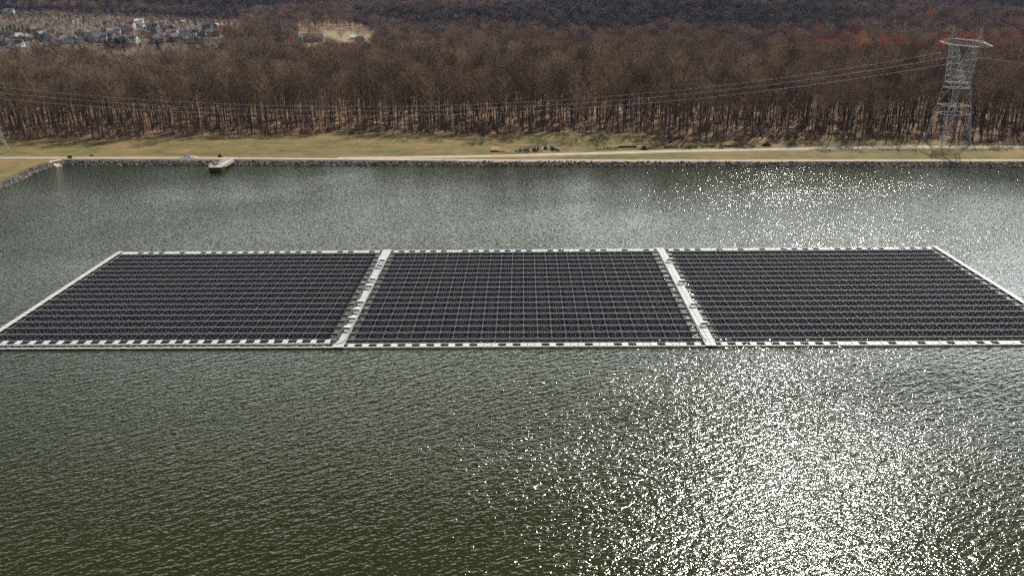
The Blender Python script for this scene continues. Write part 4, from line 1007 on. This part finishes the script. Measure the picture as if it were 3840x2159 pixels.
HS = [ # px, base py, width m, wall, roof, hip, label
 (18, 168, 14, 'tan', 'grey', 1, 'tan house with grey hip roof at the lower left corner of the village'), (62, 176, 15, 'white', 'brown', 0, 'brown-roofed house with a bright white gable end before the village'),
 (75, 152, 17, 'grey', 'light grey', 1, 'wide light grey hipped house on the left of the village'), (40, 140, 14, 'tan', 'grey', 0, 'grey-roofed tan house left of the green lawn'), (128, 124, 15, 'red-brown', 'brown', 1, 'brown hipped house behind the lawn'),
 (150, 140, 13, 'tan', 'grey', 0, 'grey gabled house below the brown hipped one'), (172, 154, 14, 'grey', 'dark grey', 0, 'dark gabled house left of the low wide roof'), (212, 170, 17, 'tan', 'dark grey', 1, 'wide dark hip-roofed house in the front row'),
 (262, 160, 16, 'white', 'light grey', 0, 'light grey-roofed house with the brightest white gable'), (303, 160, 13, 'cream', 'dark grey', 1, 'dark-roofed cream house beside the bright white gable'), (312, 134, 17, 'tan', 'tan', 1, 'tan hipped house in the second row'),
 (336, 150, 15, 'grey', 'grey', 0, 'grey house between the tan hip roof and the conifer clump'), (378, 154, 14, 'pale grey', 'grey', 0, 'pale grey gabled house above the conifer clump'), (398, 116, 10, 'pale grey', 'tan', 0, 'small pale house in the back row left'),
 (430, 130, 15, 'pale grey', 'light grey', 0, 'pale house with several light gables in the middle rows'), (449, 116, 10, 'white', 'light grey', 0, 'small white peaked house behind the light gables'), (472, 126, 14, 'red-brown', 'brown', 0, 'red-brown house below the tall white modern one'),
 (412, 146, 13, 'grey', 'grey', 0, 'grey house above the right of the conifer clump'), (458, 158, 13, 'grey', 'grey', 1, 'grey hipped house right of the conifer clump'), (497, 160, 15, 'white', 'grey', 0, 'long grey-roofed house with a tall white gable end'),
 (525, 100, 11, 'white', 'white', 0, 'tall white modern house standing above the others'), (492, 112, 11, 'cream', 'brown', 0, 'brown-roofed house left of the white modern one'), (578, 122, 14, 'grey', 'dark grey', 0, 'dark gabled house right of the white modern one'),
 (590, 158, 19, 'grey', 'grey', 1, 'big grey-roofed house in the front row centre'), (566, 138, 13, 'tan', 'grey', 0, 'grey-roofed house behind the big front one'), (640, 118, 16, 'tan', 'brown', 1, 'brown hipped house in the upper right rows'),
 (648, 134, 14, 'pale grey', 'light grey', 0, 'light grey house above the striped dark roof'), (656, 152, 17, 'tan', 'dark grey', 0, 'dark roof with tan gable boards in the front right'), (694, 130, 14, 'cream', 'tan', 1, 'cream house with a pale tan hip roof'),
 (704, 140, 9, 'white', 'grey', 0, 'narrow white-gabled house beside the cream one'), (697, 162, 14, 'pale grey', 'dark grey', 1, 'purplish dark hipped house in the front right'), (722, 134, 13, 'white', 'dark grey', 0, 'dark house with a white gable before the upper right rows'),
 (748, 134, 15, 'tan', 'grey', 1, 'grey hipped house right of the white-gabled dark one'), (742, 162, 13, 'tan', 'tan', 0, 'low tan house at the front right of the village'), (778, 110, 13, 'blue', 'dark grey', 0, 'deep blue house in the back right'),
 (815, 108, 13, 'blue', 'light grey', 0, 'blue house with a pale roof, rightmost of the back row'), (800, 134, 15, 'tan', 'grey', 0, 'low long tan house under the blue ones'), (853, 166, 12, 'white', 'brown', 0, 'lone house with a cream gable right of the village'),
 (686, 92, 10, 'cream', 'tan', 0, 'small pinkish house above the village right'), (703, 85, 9, 'white', 'light grey', 0, 'small white house topmost above the village'), (284, 86, 10, 'white', 'light grey', 0, 'small white house alone above the left rows'),
 (265, 88, 8, 'white', 'grey', 0, 'tiny white outbuilding beside the lone white house'), (35, 52, 16, 'white', 'light grey', 0, 'long white building alone in the far upper left woods'), (968, 68, 14, 'pale grey', 'light grey', 0, 'pale house in the woods right of the village'),
 (930, 57, 11, 'white', 'light grey', 0, 'white house in the woods just above its pale neighbour'), (1060, 62, 13, 'white', 'light grey', 0, 'white gabled house in the woods behind the yellow field'), (1246, 52, 12, 'white', 'light grey', 0, 'small white house beyond the field, right of the lone conifer'),
 (1500, 40, 12, 'white', 'light grey', 0, 'small pale house in the far woods left of the dark hillside'), (1630, 36, 13, 'white', 'light grey', 0, 'pale roof at the top edge of the dark hillside'), (1792, 34, 15, 'white', 'light grey', 0, 'white roofs on the crest above the dark hillside'),
 (1842, 27, 12, 'white', 'light grey', 0, 'small pale roof right of the white roofs on the crest'), (2663, 27, 12, 'white', 'light grey', 0, 'white house leftmost on the far right crest'), (2822, 16, 17, 'cream', 'light grey', 0, 'big cream building on the far crest'), (2872, 12, 18, 'white', 'light grey', 0, 'long white roof beside the big cream building on the crest'),
 (3232, 7, 14, 'white', 'light grey', 0, 'pale house on the crest far right'), (3790, 8, 16, 'pale grey', 'light grey', 0, 'pale building at the far right top corner')]
hr = random.Random(21); VH = []
for (px, py, w, wall, roof, hip, lab) in HS:
    z = 0.0; best = None
    for D in np.arange(700, 3200, 4.0):       # walk along the ray till it meets the ground
        d = F+RV*(px-1920)/2985-UV*(py-1079.5)/2985; t = D/d[1]; g = hgt(d[0]*t, d[1]*t)
        if H+d[2]*t <= g+1.0: best = (d[0]*t, d[1]*t); break
    if best is None: best = (d[0]*t, d[1]*t)
    gable_on = wall == 'white' and not hip
    rz = R(hr.choice((0, 0, 90, -25, 20, 65, -60))) if not gable_on else R(hr.choice((0, 9, -8, 14)))
    hh = 5.6 if w > 11 else 5.0
    if 'modern' in lab: hh = 9
    w *= 1.2; hh *= 1.15
    house(best[0], best[1], w, w*.62, hh, w*.23, rz, wall, roof, lab, bool(hip), w > 13); VH.append(best)
# big house in the yellow field
x, y = -318, 1215
root = empty('manor_house', (x, y, hgt(x, y)), R(8), 'large tan-roofed house with a stone front, alone by the yellow field', 'house')
def seg(x0, x1, y0, y1, h, rh, wall, roof, ridge_x=True):
    b = MB(); b.box(x0, x1, y0, y1, 0, h)
    ym, xm = (y0+y1)/2, (x0+x1)/2
    if ridge_x: b.add([(x0, y0, h), (x0, y1, h), (x0, ym, h+rh)], [(0, 2, 1)]); b.add([(x1, y0, h), (x1, y1, h), (x1, ym, h+rh)], [(0, 1, 2)])
    else: b.add([(x0, y0, h), (x1, y0, h), (xm, y0, h+rh)], [(0, 1, 2)]); b.add([(x0, y1, h), (x1, y1, h), (xm, y1, h+rh)], [(0, 2, 1)])
    b.build('wall', WM[wall], root); b = MB(); e = .6
    if ridge_x: b.add([(x0-e, y0-e, h-.2), (x1+e, y0-e, h-.2), (x1+e, ym, h+rh+.1), (x0-e, ym, h+rh+.1), (x0-e, y1+e, h-.2), (x1+e, y1+e, h-.2)], [(0, 1, 2, 3), (3, 2, 5, 4)])
    else: b.add([(x0-e, y0-e, h-.2), (x0-e, y1+e, h-.2), (xm, y1+e, h+rh+.1), (xm, y0-e, h+rh+.1), (x1+e, y0-e, h-.2), (x1+e, y1+e, h-.2)], [(0, 3, 2, 1), (3, 4, 5, 2)])
    b.build('roof', RM[roof], root)
seg(-20, 24, 0, 13, 7, 6, 'tan', 'tan'); seg(-16, -4, -6, 3, 8, 6, 'pale grey', 'grey', False); seg(0, 12, -5, 2, 5, 3.5, 'tan', 'tan'); seg(-34, -20, 2, 10, 4.5, 3, 'red-brown', 'brown')
for k in range(9):
    cx = -18+k*4.6
    if -17 < cx < -3: continue
    b = MB(); b.box(cx-.7, cx+.7, -.05, .03, 4.2, 6); b.build('window', PANE, root)
for k in range(3):
    b = MB(); b.box(-13.7+k*3.2, -12.3+k*3.2, -6.06, -5.97, 1, 6.5); b.build('window', PANE, root)
house(-322, 1300, 22, 12, 5, 3, R(4), 'pale grey', 'light grey', 'pale-roofed barn behind the large tan-roofed house', False, False, 'farm buildings by the yellow field')
house(-262, 1290, 12, 8, 4, 3, R(20), 'white', 'white', 'small white shed right of the barn on the yellow field', False, False, 'farm buildings by the yellow field')
house(-248, 1262, 11, 8, 4, 3, R(-20), 'grey', 'dark grey', 'small dark shed right of the white one on the yellow field', False, False, 'farm buildings by the yellow field')

# ------------------------------------------------------------------ clouds that shade the far hills
def cloud(name, gx, gy, gz, rx, ry, alt, n, seed, label):
    k = (alt-gz)/SUND.z; c = np.array([gx+SUND.x*k, gy+SUND.y*k, alt]); rr = random.Random(seed); b = MB()
    import bmesh
    for i in range(n):
        a = rr.uniform(0, 6.28); q = rr.random()**.5; px, py = q*rx*math.cos(a), q*ry*math.sin(a); r = rr.uniform(.28, .42)*min(rx, ry)*(1.1-.4*q)
        bm = bmesh.new(); bmesh.ops.create_icosphere(bm, subdivisions=3, radius=1.0)
        vs = []
        for v in bm.verts:
            f = 1+.12*math.sin(v.co.x*5+i)*math.sin(v.co.y*4+2*i)+.08*math.sin(v.co.z*9+v.co.x*7)
            vs.append((px+v.co.x*r*f*1.25, py+v.co.y*r*f*1.25, max(v.co.z, -.25)*r*f*.5))
        b.add(vs, [tuple(v.index for v in fc.verts) for fc in bm.faces]); bm.free()
    m = bpy.data.materials.new('cloud_white'); m.use_nodes = True; t = m.node_tree; t.nodes.remove(t.nodes['Principled BSDF'])
    d = t.nodes.new('ShaderNodeBsdfDiffuse'); d.inputs[0].default_value = (.9, .9, .9, 1); tl = t.nodes.new('ShaderNodeBsdfTranslucent'); tl.inputs[0].default_value = (.9, .9, .9, 1)
    mx = t.nodes.new('ShaderNodeMixShader'); mx.inputs[0].default_value = .15; t.links.new(d.outputs[0], mx.inputs[1]); t.links.new(tl.outputs[0], mx.inputs[2]); t.links.new(mx.outputs[0], t.nodes['Material Output'].inputs['Surface'])
    tag(b.build(name, m, smooth=True, loc=tuple(c)), label, 'cloud', kind='structure')
cloud('cloud', 240, 1690, 20, 480, 350, 1000, 50, 1, 'broad low cloud drifting above the hills')
cloud('cloud', 800, 1880, 25, 300, 240, 950, 22, 2, 'smaller cloud to the right of the broad one')
cloud('cloud', -1000, 2200, 40, 560, 400, 1050, 60, 3, 'wide cloud above the far left hills')

# ------------------------------------------------------------------ haze
def haze():
    b = MB(); b.box(-2650, 2650, -300, 3620, -5, 170)
    m = bpy.data.materials.new('thin_haze'); m.use_nodes = True; t = m.node_tree
    t.nodes.remove(t.nodes['Principled BSDF']); v = t.nodes.new('ShaderNodeVolumePrincipled')
    v.inputs['Color'].default_value = (.25, .43, 1.0, 1); v.inputs['Density'].default_value = 0.000016; v.inputs['Anisotropy'].default_value = .2
    t.links.new(v.outputs[0], t.nodes['Material Output'].inputs['Volume'])
    tag(b.build('haze', m), 'thin bluish haze over the distant woods', 'haze', kind='stuff')
haze()
